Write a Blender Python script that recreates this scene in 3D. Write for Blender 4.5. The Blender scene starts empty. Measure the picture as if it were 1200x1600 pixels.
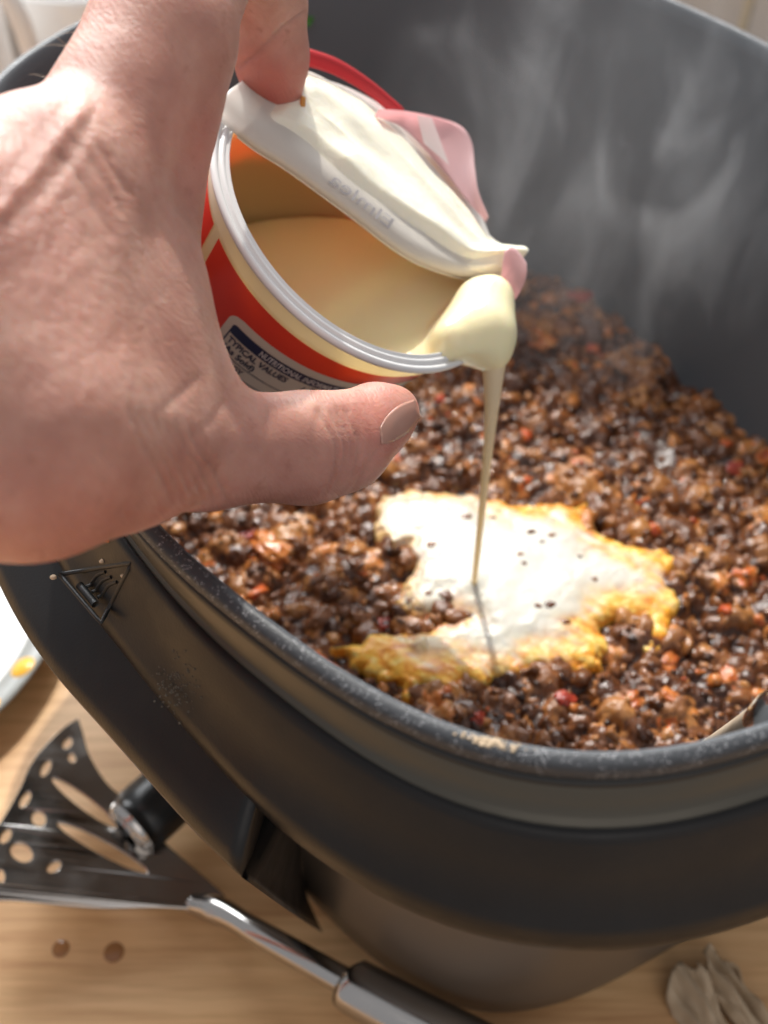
import bpy, bmesh, math
import numpy as np
from mathutils import Vector, Matrix, noise as mnoise

# ------------------------------------------------------------------ camera
sc = bpy.context.scene
PIT = math.radians(48)
CZ = 0.38
cam_d = bpy.data.cameras.new('camera'); cam = bpy.data.objects.new('camera', cam_d)
sc.collection.objects.link(cam); sc.camera = cam
cam.location = (0, 0, CZ); cam.rotation_euler = (math.pi/2-PIT, 0, 0)
cam_d.sensor_fit = 'VERTICAL'; cam_d.sensor_height = 36; cam_d.lens = 36
cam_d.clip_start = 0.01; cam_d.clip_end = 50
cam_d.dof.use_dof = True; cam_d.dof.focus_distance = 0.24; cam_d.dof.aperture_fstop = 10
# ------------------------------------------------------------------ world
w = bpy.data.worlds.new('World'); sc.world = w; w.use_nodes = True
bg = w.node_tree.nodes['Background']; bg.inputs[0].default_value = (0.95, 0.96, 1.0, 1); bg.inputs[1].default_value = 0.34
sc.view_settings.view_transform = 'Standard'; sc.view_settings.look = 'None'
sc.view_settings.exposure = 0.36; sc.view_settings.gamma = 1
sc.cycles.volume_step_rate = 3; sc.cycles.volume_max_steps = 64; sc.cycles.volume_bounces = 1
sc.cycles.max_bounces = 8; sc.cycles.sample_clamp_indirect = 4
# ------------------------------------------------------------------ lamps
def aim(o, target):
    o.rotation_euler = (Vector(target)-o.location).to_track_quat('-Z', 'Y').to_euler()
def area(name, loc, target, sx, sy, power, col):
    l = bpy.data.lights.new(name, 'AREA'); l.shape = 'RECTANGLE'; l.size = sx; l.size_y = sy; l.energy = power; l.color = col
    o = bpy.data.objects.new(name, l); sc.collection.objects.link(o); o.location = loc; aim(o, target); return o
# window light from behind, low sunlight through it, weak room bounce
area('window_light', (-0.35, 1.7, 1.12), (0, 0.2, 0.15), 1.5, 1.5, 64, (0.95, 0.98, 1.0))
area('room_bounce', (0.5, -1.6, 1.6), (0, 0.2, 0.1), 2.0, 1.6, 6, (1.0, 0.90, 0.82))
sl = bpy.data.lights.new('window_sunlight', 'SPOT'); sl.energy = 520; sl.color = (1.0, 0.95, 0.86)
sl.shadow_soft_size = 0.03; sl.spot_size = math.radians(26); sl.spot_blend = 0.3
so = bpy.data.objects.new('window_sunlight', sl); sc.collection.objects.link(so)
so.location = (-0.42, 3.05, 3.15); aim(so, (0.02, 0.22, 0.1))

# ------------------------------------------------------------------ helpers
RES = 1600.0
F = np.array([0, math.cos(PIT), -math.sin(PIT)]); U = np.array([0, math.sin(PIT), math.cos(PIT)]); R = np.array([1., 0, 0])
C = np.array([0, 0, CZ])
def ray(px, py): return F+R*((px-600)/RES)-U*((py-800)/RES)
def PX(px, py, z): return C+ray(px, py)*z
def PZ(px, py, z):
    d = ray(px, py); return C+d*((z-CZ)/d[2])
def proj(X):
    X = np.asarray(X)-C; z = X@F
    return np.stack([600+RES*(X@R)/z, 800-RES*(X@U)/z], -1), z
rng = np.random.default_rng(7)

def link(o, parent=None):
    sc.collection.objects.link(o)
    if parent is not None: o.parent = parent
    return o
def tag(o, label=None, cat=None, group=None, kind=None):
    if label: o['label'] = label
    if cat: o['category'] = cat
    if group: o['group'] = group
    if kind: o['kind'] = kind
    return o
def empty(name, loc=(0, 0, 0)):
    o = bpy.data.objects.new(name, None); o.location = loc; o.empty_display_size = 0.02
    return link(o)
def mesh(name, V, Fc, mat=None, parent=None, smooth=True):
    me = bpy.data.meshes.new(name)
    V = np.asarray(V, float)
    if parent is not None and parent.type == 'EMPTY':
        V = V-np.array(parent.location)
    elif parent is not None and parent.parent is not None:
        V = V-np.array(parent.parent.location)
    if isinstance(Fc, np.ndarray):
        n = len(Fc); k = Fc.shape[1]
        me.vertices.add(len(V)); me.vertices.foreach_set('co', V.astype(np.float32).ravel())
        me.loops.add(n*k); me.loops.foreach_set('vertex_index', Fc.astype(np.int32).ravel())
        me.polygons.add(n); me.polygons.foreach_set('loop_start', np.arange(0, n*k, k, dtype=np.int32))
        me.update(calc_edges=True); me.validate()
    else:
        me.from_pydata([tuple(v) for v in V], [], Fc)
    if smooth: me.polygons.foreach_set('use_smooth', [True]*len(me.polygons))
    if mat: me.materials.append(mat)
    o = bpy.data.objects.new(name, me)
    return link(o, parent)
def grid_faces(n, m, wrap_n=False, wrap_m=False):
    i = np.arange(n if wrap_n else n-1); j = np.arange(m if wrap_m else m-1)
    I, J = np.meshgrid(i, j, indexing='ij'); I = I.ravel(); J = J.ravel()
    I2 = (I+1) % n; J2 = (J+1) % m
    return np.stack([I*m+J, I2*m+J, I2*m+J2, I*m+J2], 1)
def flip(f): return f[:, ::-1].copy()
def solid(o, t, off=-1):
    m = o.modifiers.new('thickness', 'SOLIDIFY'); m.thickness = t; m.offset = off; return o
def tube(path, rad, n=16, cap=True):
    P = np.asarray(path, float); rad = np.broadcast_to(np.asarray(rad, float), (len(P),))
    T = np.gradient(P, axis=0); T /= np.linalg.norm(T, axis=1)[:, None]
    a = np.array([0.3, 0.2, 1.0]); 
    V = []; a = a-T[0]*(a@T[0]); a /= np.linalg.norm(a)
    for p, t, r in zip(P, T, rad):
        a = a-t*(a@t); a /= np.linalg.norm(a); b = np.cross(t, a)
        th = np.linspace(0, 2*np.pi, n, endpoint=False)[:, None]
        V.append(p+r*(np.cos(th)*a+np.sin(th)*b))
    V = np.concatenate(V); Fq = [tuple(f) for f in grid_faces(len(P), n, False, True)]
    if cap: Fq += [tuple(range(n))[::-1], tuple(range((len(P)-1)*n, len(P)*n))]
    return V, Fq
def spline(pts, k):
    """Catmull-Rom through pts with k points per span"""
    P = np.asarray(pts, float); P = np.vstack([2*P[0]-P[1], P, 2*P[-1]-P[-2]]); out = []
    for i in range(1, len(P)-2):
        for t in np.linspace(0, 1, k, endpoint=False):
            p0, p1, p2, p3 = P[i-1:i+3]
            out.append(.5*((2*p1)+(-p0+p2)*t+(2*p0-5*p1+4*p2-p3)*t*t+(-p0+3*p1-3*p2+p3)*t**3))
    out.append(P[-2]); return np.array(out)

# value noise on arrays (smooth, deterministic)
_perm = np.random.default_rng(3).random((64, 64, 64)).astype(np.float32)
def vnoise(X, scale, seed=0):
    X = np.asarray(X, np.float64)*scale+seed*17.31
    if X.shape[-1] == 2: X = np.concatenate([X, np.zeros(X.shape[:-1]+(1,))+seed*3.7], -1)
    i = np.floor(X).astype(int); f = X-i; f = f*f*(3-2*f); r = 0
    for dx in (0, 1):
        for dy in (0, 1):
            for dz in (0, 1):
                wgt = np.where(dx, f[..., 0], 1-f[..., 0])*np.where(dy, f[..., 1], 1-f[..., 1])*np.where(dz, f[..., 2], 1-f[..., 2])
                r = r+wgt*_perm[(i[..., 0]+dx) % 64, (i[..., 1]+dy) % 64, (i[..., 2]+dz) % 64]
    return r*2-1
def fbm(X, scale, o=4, seed=0):
    s = 0; a = 1; t = 0
    for k in range(o):
        s = s+a*vnoise(X, scale*2**k, seed+k); t += a; a *= .5
    return s/t

# ---- implicit surfaces
def smin(a, b, k):
    h = np.clip(.5+.5*(b-a)/k, 0, 1); return b*(1-h)+a*h-k*h*(1-h)
def cone(P, a, b, ra, rb):
    ab = b-a; t = np.clip(((P-a)@ab)/(ab@ab), 0, 1)
    return np.linalg.norm(P-a-t[..., None]*ab, axis=-1)-(ra+(rb-ra)*t)
def tri(P, a, b, c, ra, rb, rc):
    """rounded triangle whose radius runs between its corners"""
    e0 = b-a; e1 = c-a; v = P-a
    d00 = e0@e0; d01 = e0@e1; d11 = e1@e1; d20 = v@e0; d21 = v@e1; den = d00*d11-d01*d01
    s = (d11*d20-d01*d21)/den; t = (d00*d21-d01*d20)/den
    inside = (s >= 0) & (t >= 0) & (s+t <= 1)
    q = a+s[..., None]*e0+t[..., None]*e1
    din = np.linalg.norm(P-q, axis=-1)-(ra+(rb-ra)*s+(rc-ra)*t)
    ed = np.minimum(np.minimum(cone(P, a, b, ra, rb), cone(P, b, c, rb, rc)), cone(P, a, c, ra, rc))
    return np.where(inside, din, ed)
def isosurface(fn, lo, hi, h, lip=1.0):
    """surface nets of fn on a sparse grid"""
    lo = np.asarray(lo, float); hi = np.asarray(hi, float); n = (np.ceil((hi-lo)/h).astype(int)//4+1)*4
    nc = n//4
    ax = [lo[k]+h*(4*np.arange(nc[k])+1.5) for k in range(3)]
    G = np.stack(np.meshgrid(*ax, indexing='ij'), -1)
    c = fn(G.reshape(-1, 3)).reshape(nc)
    m = np.abs(c) < 4*h*1.9
    big = np.where(c < 0, -1., 1.).astype(np.float32)
    D = np.repeat(np.repeat(np.repeat(big, 4, 0), 4, 1), 4, 2)
    M = np.repeat(np.repeat(np.repeat(m, 4, 0), 4, 1), 4, 2)
    idx = np.argwhere(M); vals = np.empty(len(idx), np.float32)
    for s in range(0, len(idx), 400000): vals[s:s+400000] = fn(lo+h*idx[s:s+400000])
    D[M] = vals
    S = D < 0
    cnt = np.zeros(np.array(D.shape)-1, np.int8)
    corners = [(a, b, c_) for a in (0, 1) for b in (0, 1) for c_ in (0, 1)]
    for a, b, c_ in corners: cnt += S[a:S.shape[0]-1+a, b:S.shape[1]-1+b, c_:S.shape[2]-1+c_]
    cell = np.argwhere((cnt > 0) & (cnt < 8))
    acc = np.zeros((len(cell), 3)); num = np.zeros(len(cell))
    for p in corners:
        for k in range(3):
            if p[k]: continue
            q = list(p); q[k] = 1
            A = D[cell[:, 0]+p[0], cell[:, 1]+p[1], cell[:, 2]+p[2]]; B = D[cell[:, 0]+q[0], cell[:, 1]+q[1], cell[:, 2]+q[2]]
            x = (A < 0) != (B < 0); t = np.where(x, A/np.where(x, A-B, 1), 0)
            pos = np.array(p, float)[None].repeat(len(cell), 0); pos[:, k] = t
            acc[x] += pos[x]; num[x] += 1
    V = lo+h*(cell+acc/num[:, None])
    I = -np.ones(cnt.shape, np.int64); I[tuple(cell.T)] = np.arange(len(cell))
    Q = []
    for k in range(3):
        sl0 = [slice(1, -1)]*3; sl0[k] = slice(0, -1); a = S[tuple(sl0)]
        sl1 = [slice(1, -1)]*3; sl1[k] = slice(1, None); b = S[tuple(sl1)]
        e = np.argwhere(a != b); off = np.ones(3, int); off[k] = 0; e = e+off
        s0 = S[tuple(e.T)]
        u, v = [(1, 2), (2, 0), (0, 1)][k]
        du = np.zeros(3, int); du[u] = 1; dv = np.zeros(3, int); dv[v] = 1
        q = np.stack([I[tuple((e-du-dv).T)], I[tuple((e-dv).T)], I[tuple(e.T)], I[tuple((e-du).T)]], 1)
        q[~s0] = q[~s0][:, ::-1]; Q.append(q)
    return V, np.concatenate(Q)
def vnormals(V, Q):
    fn_ = np.cross(V[Q[:, 2]]-V[Q[:, 0]], V[Q[:, 3]]-V[Q[:, 1]]); N = np.zeros_like(V)
    for k in range(4): np.add.at(N, Q[:, k], fn_)
    return N/np.maximum(np.linalg.norm(N, axis=1), 1e-12)[:, None]
def smooth_mesh(V, Q, it, lam=.5):
    E = np.concatenate([Q[:, [0, 1]], Q[:, [1, 2]], Q[:, [2, 3]], Q[:, [3, 0]]])
    for _ in range(it):
        S = np.zeros_like(V); c = np.zeros(len(V))
        np.add.at(S, E[:, 0], V[E[:, 1]]); np.add.at(S, E[:, 1], V[E[:, 0]])
        np.add.at(c, E[:, 0], 1); np.add.at(c, E[:, 1], 1)
        V = V+lam*(S/c[:, None]-V)
    return V

# ------------------------------------------------------------------ materials
def mat(name, col, rough=.5, metal=0, spec=.5, sss=0, sssr=(1, .35, .2), ssss=.004, trans=0, coat=0, sheen=0, emit=None):
    m = bpy.data.materials.new(name); m.use_nodes = True; b = m.node_tree.nodes['Principled BSDF']
    b.inputs['Base Color'].default_value = (*col, 1); b.inputs['Roughness'].default_value = rough
    b.inputs['Metallic'].default_value = metal; b.inputs['Specular IOR Level'].default_value = spec
    if sss:
        b.inputs['Subsurface Weight'].default_value = sss; b.inputs['Subsurface Radius'].default_value = sssr; b.inputs['Subsurface Scale'].default_value = ssss
    b.inputs['Transmission Weight'].default_value = trans; b.inputs['Coat Weight'].default_value = coat
    m['b'] = 1
    return m
def nt(m): return m.node_tree.nodes, m.node_tree.links, m.node_tree.nodes['Principled BSDF']
def nnode(m, typ, **kw):
    n = m.node_tree.nodes.new(typ)
    for k, v in kw.items():
        if k in n.inputs: n.inputs[k].default_value = v
        else: setattr(n, k, v)
    return n
def coords(m, kind='Object', scale=(1, 1, 1), rot=(0, 0, 0)):
    tc = nnode(m, 'ShaderNodeTexCoord'); mp = nnode(m, 'ShaderNodeMapping'); mp.inputs['Scale'].default_value = scale; mp.inputs['Rotation'].default_value = rot
    m.node_tree.links.new(tc.outputs[kind], mp.inputs[0]); return mp.outputs[0]
def noise(m, vec, scale, detail=4, rough=.5, dist=0):
    n = nnode(m, 'ShaderNodeTexNoise', Scale=scale, Detail=detail, Roughness=rough, Distortion=dist); m.node_tree.links.new(vec, n.inputs['Vector']); return n.outputs[0]
def ramp(m, fac, stops):
    r = nnode(m, 'ShaderNodeValToRGB'); el = r.color_ramp.elements
    while len(el) < len(stops): el.new(.5)
    for e, (p, c) in zip(el, stops): e.position = p; e.color = (*c, 1) if len(c) == 3 else c
    m.node_tree.links.new(fac, r.inputs[0]); return r.outputs[0]
def mixc(m, fac, a, b, mode='MIX'):
    n = nnode(m, 'ShaderNodeMix'); n.data_type = 'RGBA'; n.blend_type = mode; L = m.node_tree.links
    for s, v in ((0, fac), (6, a), (7, b)):
        if hasattr(v, 'links'): L.new(v, n.inputs[s])
        else: n.inputs[s].default_value = v if s == 0 else (*v, 1)
    return n.outputs[2]
def bump(m, h, strength, dist, prev=None):
    n = nnode(m, 'ShaderNodeBump', Strength=strength, Distance=dist); L = m.node_tree.links
    L.new(h, n.inputs['Height'])
    if prev is not None: L.new(prev, n.inputs['Normal'])
    return n.outputs[0]
def setin(m, name, out): m.node_tree.links.new(out, m.node_tree.nodes['Principled BSDF'].inputs[name])
def g(v): return (v, v, v)
def srgb(r, gg, b):
    f = lambda c: (c/255/12.92) if c/255 <= .04045 else ((c/255+.055)/1.055)**2.4
    return (f(r), f(gg), f(b))

M = {}
# wood worktop
m = M['wood'] = mat('worktop_wood', (.5, .3, .16), .42)
v = coords(m, 'Object', (3.2, 34, 1), (0, 0, math.radians(4)))
n1 = noise(m, v, 1.6, 6, .6, .4); v2 = coords(m, 'Object', (14, 240, 1), (0, 0, math.radians(4))); n2 = noise(m, v2, 1.3, 3, .6)
c1 = ramp(m, n1, [(.3, srgb(192, 142, 94)), (.5, srgb(216, 170, 118)), (.72, srgb(228, 188, 138))])
c2 = mixc(m, .28, c1, ramp(m, n2, [(.35, srgb(150, 105, 68)), (.6, srgb(228, 190, 145))])); setin(m, 'Base Color', c2)
setin(m, 'Normal', bump(m, n2, .15, .0006))
# non-stick pan coating
m = M['nonstick'] = mat('nonstick_coating', srgb(54, 56, 60), .42)
v = coords(m); f1 = nnode(m, 'ShaderNodeTexVoronoi', Scale=2100.0); m.node_tree.links.new(v, f1.inputs['Vector'])
gate = noise(m, v, 420, 2)
sp = ramp(m, f1.outputs['Distance'], [(.0, g(1)), (.17, g(1)), (.26, g(0))])
gt = ramp(m, gate, [(.47, g(0)), (.55, g(1))])
spk = mixc(m, 1.0, sp, gt, 'MULTIPLY')
setin(m, 'Base Color', mixc(m, spk, srgb(56, 58, 62), srgb(215, 215, 218)))
rr_ = ramp(m, noise(m, v, 60, 4), [(.3, g(.45)), (.7, g(.6))]); setin(m, 'Roughness', rr_)
setin(m, 'Normal', bump(m, noise(m, v, 1400, 2), .35, .0003))
# plain coating of the pan walls, without the rim's speckle
m = M['coating'] = mat('smooth_nonstick', srgb(90, 95, 100), .55, spec=.4)
m = M['dark_trim'] = mat('dark_trim_and_gap_shade', srgb(30, 31, 31), .5)
m = M['grey_ring'] = mat('grey_metal_ring', srgb(82, 78, 69), .4, metal=.4)
v = coords(m); setin(m, 'Roughness', ramp(m, noise(m, v, 40, 5), [(.3, g(.3)), (.7, g(.46))]))
setin(m, 'Normal', bump(m, noise(m, v, 900, 2), .1, .0002))
m = M['black_plastic'] = mat('black_plastic_housing', srgb(40, 39, 38), .42, spec=.34)
v = coords(m)
setin(m, 'Roughness', ramp(m, noise(m, v, 22, 6, .65), [(.35, g(.32)), (.62, g(.52))]))
setin(m, 'Base Color', ramp(m, noise(m, v, 30, 7, .7), [(.4, srgb(22, 21, 22)), (.62, srgb(28, 27, 27)), (.80, srgb(52, 49, 45))]))
setin(m, 'Normal', bump(m, noise(m, v, 1500, 2), .22, .0002))
m = M['body_grey'] = mat('grey_body_paint', srgb(96, 88, 80), .38, metal=.35)
v = coords(m); setin(m, 'Normal', bump(m, noise(m, v, 500, 3), .08, .0003))
m = M['steel'] = mat('polished_steel', srgb(190, 186, 182), .16, metal=1)
v = coords(m); setin(m, 'Roughness', ramp(m, noise(m, v, 55, 5), [(.35, g(.1)), (.7, g(.27))]))
m = M['black_handle'] = mat('black_handle_plastic', srgb(28, 28, 28), .3)
m = M['white_ceramic'] = mat('white_ceramic', g(.88), .15)
m = M['tile'] = mat('pale_tile', srgb(205, 203, 199), .2)
v = coords(m); setin(m, 'Base Color', ramp(m, noise(m, v, 9, 4), [(.3, srgb(196, 194, 190)), (.7, srgb(214, 212, 208))]))
m = M['grout'] = mat('cream_grout', srgb(226, 216, 188), .8)
m = M['yellow_dot'] = mat('yellow_glaze', srgb(232, 178, 62), .25)
m = M['plate_rim'] = mat('grey_glaze_rim', srgb(150, 152, 150), .25)
m = M['leaf'] = mat('green_leaf', srgb(74, 128, 48), .4, sss=.0)
m = M['terracotta'] = mat('terracotta', srgb(170, 100, 70), .8)
m = M['peel'] = mat('dry_peel', srgb(190, 168, 140), .7)
m = M['wood_spoon'] = mat('pale_spoon_wood', srgb(176, 156, 132), .55)
v = coords(m, 'Object', (60, 60, 9)); setin(m, 'Base Color', ramp(m, noise(m, v, 6, 4), [(.3, srgb(150, 132, 112)), (.7, srgb(190, 172, 150))]))
# cup
def thin(name, col, tcol, rough=.35, tw=.45):
    m = mat(name, col, rough); N, L, b = nt(m)
    t = nnode(m, 'ShaderNodeBsdfTranslucent'); t.inputs[0].default_value = (*tcol, 1)
    mx = nnode(m, 'ShaderNodeMixShader'); mx.inputs[0].default_value = tw
    L.new(b.outputs[0], mx.inputs[1]); L.new(t.outputs[0], mx.inputs[2]); L.new(mx.outputs[0], N['Material Output'].inputs[0]); return m
M['cup'] = thin('cup_plastic', srgb(238, 234, 224), srgb(248, 240, 222), .3, .55)
M['cup_inner'] = thin('cup_inside_coat_and_glow', srgb(255, 240, 188), srgb(255, 232, 170), .25, .68)  # yellow holds the cream coat and the back-lit glow through the wall
M['rim'] = mat('cup_rim_plastic', srgb(232, 232, 232), .25)
M['red'] = thin('red_print', srgb(224, 62, 54), srgb(250, 96, 60), .32, .35)
M['panel'] = mat('label_white', srgb(224, 208, 190), .4)
M['ink'] = mat('navy_ink', srgb(38, 34, 72), .4)
M['label_light'] = mat('label_lettering', srgb(214, 204, 200), .4)
m = M['film'] = thin('white_lid_film', srgb(236, 234, 232), srgb(250, 246, 240), .22, .55)
M['film_pink'] = thin('pink_lid_film', srgb(226, 202, 204), srgb(246, 206, 206), .2, .55)
M['film_red'] = thin('red_lid_film', srgb(192, 62, 68), srgb(236, 90, 90), .25, .4)
M['faint_ink'] = mat('faint_ink', srgb(188, 184, 186), .4)
m = M['cream_white'] = mat('cream_on_film', srgb(246, 240, 222), .14, sss=.6, sssr=(1, .9, .7), ssss=.002)
m = M['cream_white']; v = coords(m); setin(m, 'Normal', bump(m, noise(m, v, 190, 4, .6, 1.0), .35, .0009))
m = M['cream'] = mat('cream', srgb(255, 238, 196), .16, sss=.6, sssr=(1, .72, .42), ssss=.003)  # warm tint carries the light that shines through the pot
M['cream_stream'] = thin('cream_stream', srgb(254, 242, 214), srgb(255, 238, 200), .2, .4)
# skin
m = M['skin'] = mat('skin', srgb(196, 142, 120), .5, spec=.45, sss=.75, sssr=(1, .3, .16), ssss=.003)
uv = nnode(m, 'ShaderNodeUVMap'); uv.uv_map = 'skin'
def uvmap(m, sc_, rot):
    mp = nnode(m, 'ShaderNodeMapping'); mp.inputs['Scale'].default_value = (*sc_, 1); mp.inputs['Rotation'].default_value = (0, 0, rot)
    m.node_tree.links.new(uv.outputs[0], mp.inputs[0]); return mp.outputs[0]
o3 = coords(m)
blot = noise(m, o3, 55, 5, .6)
base = ramp(m, blot, [(.3, srgb(172, 120, 106)), (.5, srgb(190, 140, 124)), (.72, srgb(206, 162, 146))])
att = nnode(m, 'ShaderNodeAttribute'); att.attribute_name = 'flush'
base = mixc(m, att.outputs['Fac'], base, srgb(206, 96, 84))
fre = ramp(m, noise(m, o3, 260, 3, .6), [(.60, g(0)), (.72, g(.3))])
base = mixc(m, fre, base, srgb(150, 92, 72)); setin(m, 'Base Color', base)
a2 = nnode(m, 'ShaderNodeAttribute'); a2.attribute_name = 'wrinkle'
w1 = noise(m, uvmap(m, (1.6, 9), math.radians(-48)), 2.2, 5, .62, .5)
w2 = noise(m, uvmap(m, (9, 1.6), math.radians(-25)), 2.4, 4, .6, .6)
vor = nnode(m, 'ShaderNodeTexVoronoi', Scale=950.0); m.node_tree.links.new(o3, vor.inputs['Vector'])
mul = nnode(m, 'ShaderNodeMath'); mul.operation = 'MULTIPLY'; m.node_tree.links.new(w1, mul.inputs[0]); m.node_tree.links.new(a2.outputs['Fac'], mul.inputs[1])
def edges(vec, scl):
    n = nnode(m, 'ShaderNodeTexVoronoi', Scale=scl); n.feature = 'DISTANCE_TO_EDGE'; m.node_tree.links.new(vec, n.inputs['Vector']); return ramp(m, n.outputs['Distance'], [(0, g(0)), (.22, g(1))])
# skin line network: small diamonds stretched along the folds
dn_ = nnode(m, 'ShaderNodeTexNoise', Scale=1.1, Detail=3.0); m.node_tree.links.new(uv.outputs[0], dn_.inputs['Vector'])
wv_ = nnode(m, 'ShaderNodeVectorMath'); wv_.operation = 'MULTIPLY_ADD'; wv_.inputs[1].default_value = (.35, .35, 0); m.node_tree.links.new(dn_.outputs['Color'], wv_.inputs[0]); m.node_tree.links.new(uv.outputs[0], wv_.inputs[2])
def warped(sc_, rot):
    mp = nnode(m, 'ShaderNodeMapping'); mp.inputs['Scale'].default_value = (*sc_, 1); mp.vector_type = 'TEXTURE'; mp.inputs['Rotation'].default_value = (0, 0, rot)
    m.node_tree.links.new(wv_.outputs[0], mp.inputs[0]); return mp.outputs[0]
l1 = edges(warped((.42, .085), math.radians(52)), 1.0); l2 = edges(warped((.16, .05), math.radians(40)), 1.0); l3 = edges(warped((.07, .07), 0), 1.0)
mul2 = nnode(m, 'ShaderNodeMath'); mul2.operation = 'MULTIPLY'; m.node_tree.links.new(l1, mul2.inputs[0]); m.node_tree.links.new(a2.outputs['Fac'], mul2.inputs[1])
nb = bump(m, l3, .08, .0003)
nb = bump(m, l2, .12, .0004, nb)
nb = bump(m, mul2.outputs[0], .30, .0007, nb)
nb = bump(m, mul.outputs[0], .3, .0012, nb)
setin(m, 'Normal', nb)
setin(m, 'Roughness', ramp(m, blot, [(.3, g(.42)), (.7, g(.56))]))
M['nail'] = mat('nail', srgb(192, 138, 122), .25, sss=.4, sssr=(1, .5, .4), ssss=.002)
M['nail_edge'] = thin('nail_edge', srgb(226, 170, 90), srgb(240, 170, 70), .25, .4)
M['hair'] = mat('hair', srgb(214, 190, 160), .4)
# ------------------------------------------------------------------ cooker geometry
SE = dict(cx=.03357, cy=.27162, a=.13579, b=.17680, t=.50513, n=3.03)
def se_raw(ang, off):
    a = SE['a']+off; b = SE['b']+off; n = SE['n']; return (np.abs(np.cos(ang)/a)**n+np.abs(np.sin(ang)/b)**n)**(-1/n)
def local(X, Y):
    ct, st = math.cos(SE['t']), math.sin(SE['t']); x = X-SE['cx']; y = Y-SE['cy']; return ct*x+st*y, -st*x+ct*y
def measured(pts, z, off):
    """extra radius at the angle of each sighted point of an edge lying at height z"""
    out = []
    for a, b in pts:
        X = PZ(a, b, z); u, v_ = local(X[0], X[1]); th = math.atan2(v_, u); out.append((th, math.hypot(u, v_)-float(se_raw(th, off))))
    return sorted(out)
def periodic(pts, sm=.10, fade=None):
    """smooth periodic curve through (angle, value); between far-apart sightings it eases back to the plain oval"""
    th = np.array([p[0] for p in pts]); v_ = np.array([p[1] for p in pts]); G = np.linspace(-np.pi, np.pi, 721)
    d = np.abs((G[:, None]-th[None]+np.pi) % (2*np.pi)-np.pi); w_ = np.exp(-(d/sm)**2)+1e-12; val = (w_*v_).sum(1)/w_.sum(1)
    if fade is not None:
        near_ = np.exp(-(np.maximum(d.min(1)-.12, 0)/.35)**2); val = val*near_+fade*(1-near_)
    return lambda a: np.interp((np.asarray(a)+np.pi) % (2*np.pi)-np.pi, G, val)
R_IN = [(232, 808), (300, 862), (400, 943), (520, 1030), (640, 1095), (760, 1150), (850, 1168), (980, 1172), (1100, 1155), (1200, 1115), (1040, 0), (1200, 75), (0, 130), (70, 75), (145, 30)]
E1P = [(200, 835), (250, 898), (300, 955), (370, 1015), (500, 1115), (640, 1210), (760, 1262), (900, 1288), (1000, 1285), (1100, 1262), (1200, 1222)]
E2P = [(100, 890), (200, 1022), (300, 1135), (400, 1243), (500, 1330), (640, 1405), (800, 1458), (950, 1472), (1100, 1452), (1200, 1420)]
E3P = [(0, 930), (35, 985), (120, 1090), (220, 1200), (290, 1265), (380, 1370)]
c_in = periodic(measured(R_IN, .2197, 0), .12, 0.)
c_e1 = periodic(measured(E1P, .2073, .0088), .12, None); c_e2 = periodic(measured(E2P, .185, .0211), .12, None); c_e3 = periodic(measured(E3P, .172, .0318), .15, None)
def _far(th):  # weight of the sighted near side
    return th
def se(ang, off):
    """outline of the pan opening, pushed outwards by off"""
    ang = np.asarray(ang, float); r = se_raw(ang, off)+c_in(ang)
    x, y = r*np.cos(ang), r*np.sin(ang); ct, st = math.cos(SE['t']), math.sin(SE['t'])
    return SE['cx']+ct*x-st*y, SE['cy']+st*x+ct*y
nearw = periodic([(p[0], 1.) for p in measured(E2P, .185, .0211)+measured(E3P, .172, .0318)]+[(p[0], 0.) for p in measured([(1040, 0), (1200, 75), (0, 130), (145, 30)], .22, 0)], .25)
def se_c(ang, off):
    """the same for the housing, whose edges run a little apart from the pan"""
    ang = np.asarray(ang, float); off = np.broadcast_to(np.asarray(off, float), ang.shape)
    c0 = c_in(ang); w_ = nearw(ang); k1 = c0+(c_e1(ang)-c0)*w_; k2 = c0+(c_e2(ang)-c0)*w_; k3 = c0+(c_e3(ang)-c0)*w_
    c_ = np.where(off < .0035, c0, np.where(off < .0088, c0+(k1-c0)*(off-.0035)/.0053, np.where(off < .0211, k1+(k2-k1)*(off-.0088)/.0123, k2+(k3-k2)*np.clip((off-.0211)/.0107, 0, 1))))
    r = se_raw(ang, off)+c_; x, y = r*np.cos(ang), r*np.sin(ang); ct, st = math.cos(SE['t']), math.sin(SE['t'])
    return SE['cx']+ct*x-st*y, SE['cy']+st*x+ct*y
def se_off(X, Y):
    u, v_ = local(X, Y); th = np.arctan2(v_, u); return np.hypot(u, v_)-se_raw(th, 0.)-c_in(th)
def se_ang(X, Y):
    ct, st = math.cos(SE['t']), math.sin(SE['t']); x = X-SE['cx']; y = Y-SE['cy']; return math.atan2(-st*x+ct*y, ct*x+st*y)
def loft(name, prof, mt, parent, n=256, a0=None, a1=None, cap0=False, fn=None):
    fn = fn or se
    full = a0 is None
    A = np.linspace(0, 2*np.pi, n, endpoint=False) if full else np.linspace(a0, a1, n)
    V = []
    for off, z in prof:
        x, y = fn(A, off); V.append(np.stack([x, y, np.full(n, z)], 1))
    V = np.concatenate(V); Fq = [tuple(f) for f in flip(grid_faces(len(prof), n, False, full))]
    if cap0: Fq.append(tuple(range(n)))
    return mesh(name, V, Fq, mt, parent)
RZ = .22   # height of the pan rim
cooker = empty('multi_cooker', (SE['cx'], SE['cy'], 0))
tag(cooker, 'black and grey electric multi cooker with rounded rectangular rim and hot surface mark', 'cooker')
loft('body', [(-.10, .006), (-.019, .004), (-.0165, .006), (-.0150, .02), (-.0105, .06), (-.0055, .10), (.0005, .14), (.006, .168), (.014, .180)], M['body_grey'], cooker)
loft('base', [(-.06, .0005), (-.022, .0005), (-.020, .003), (-.0185, .0085)], M['dark_trim'], cooker)
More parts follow.
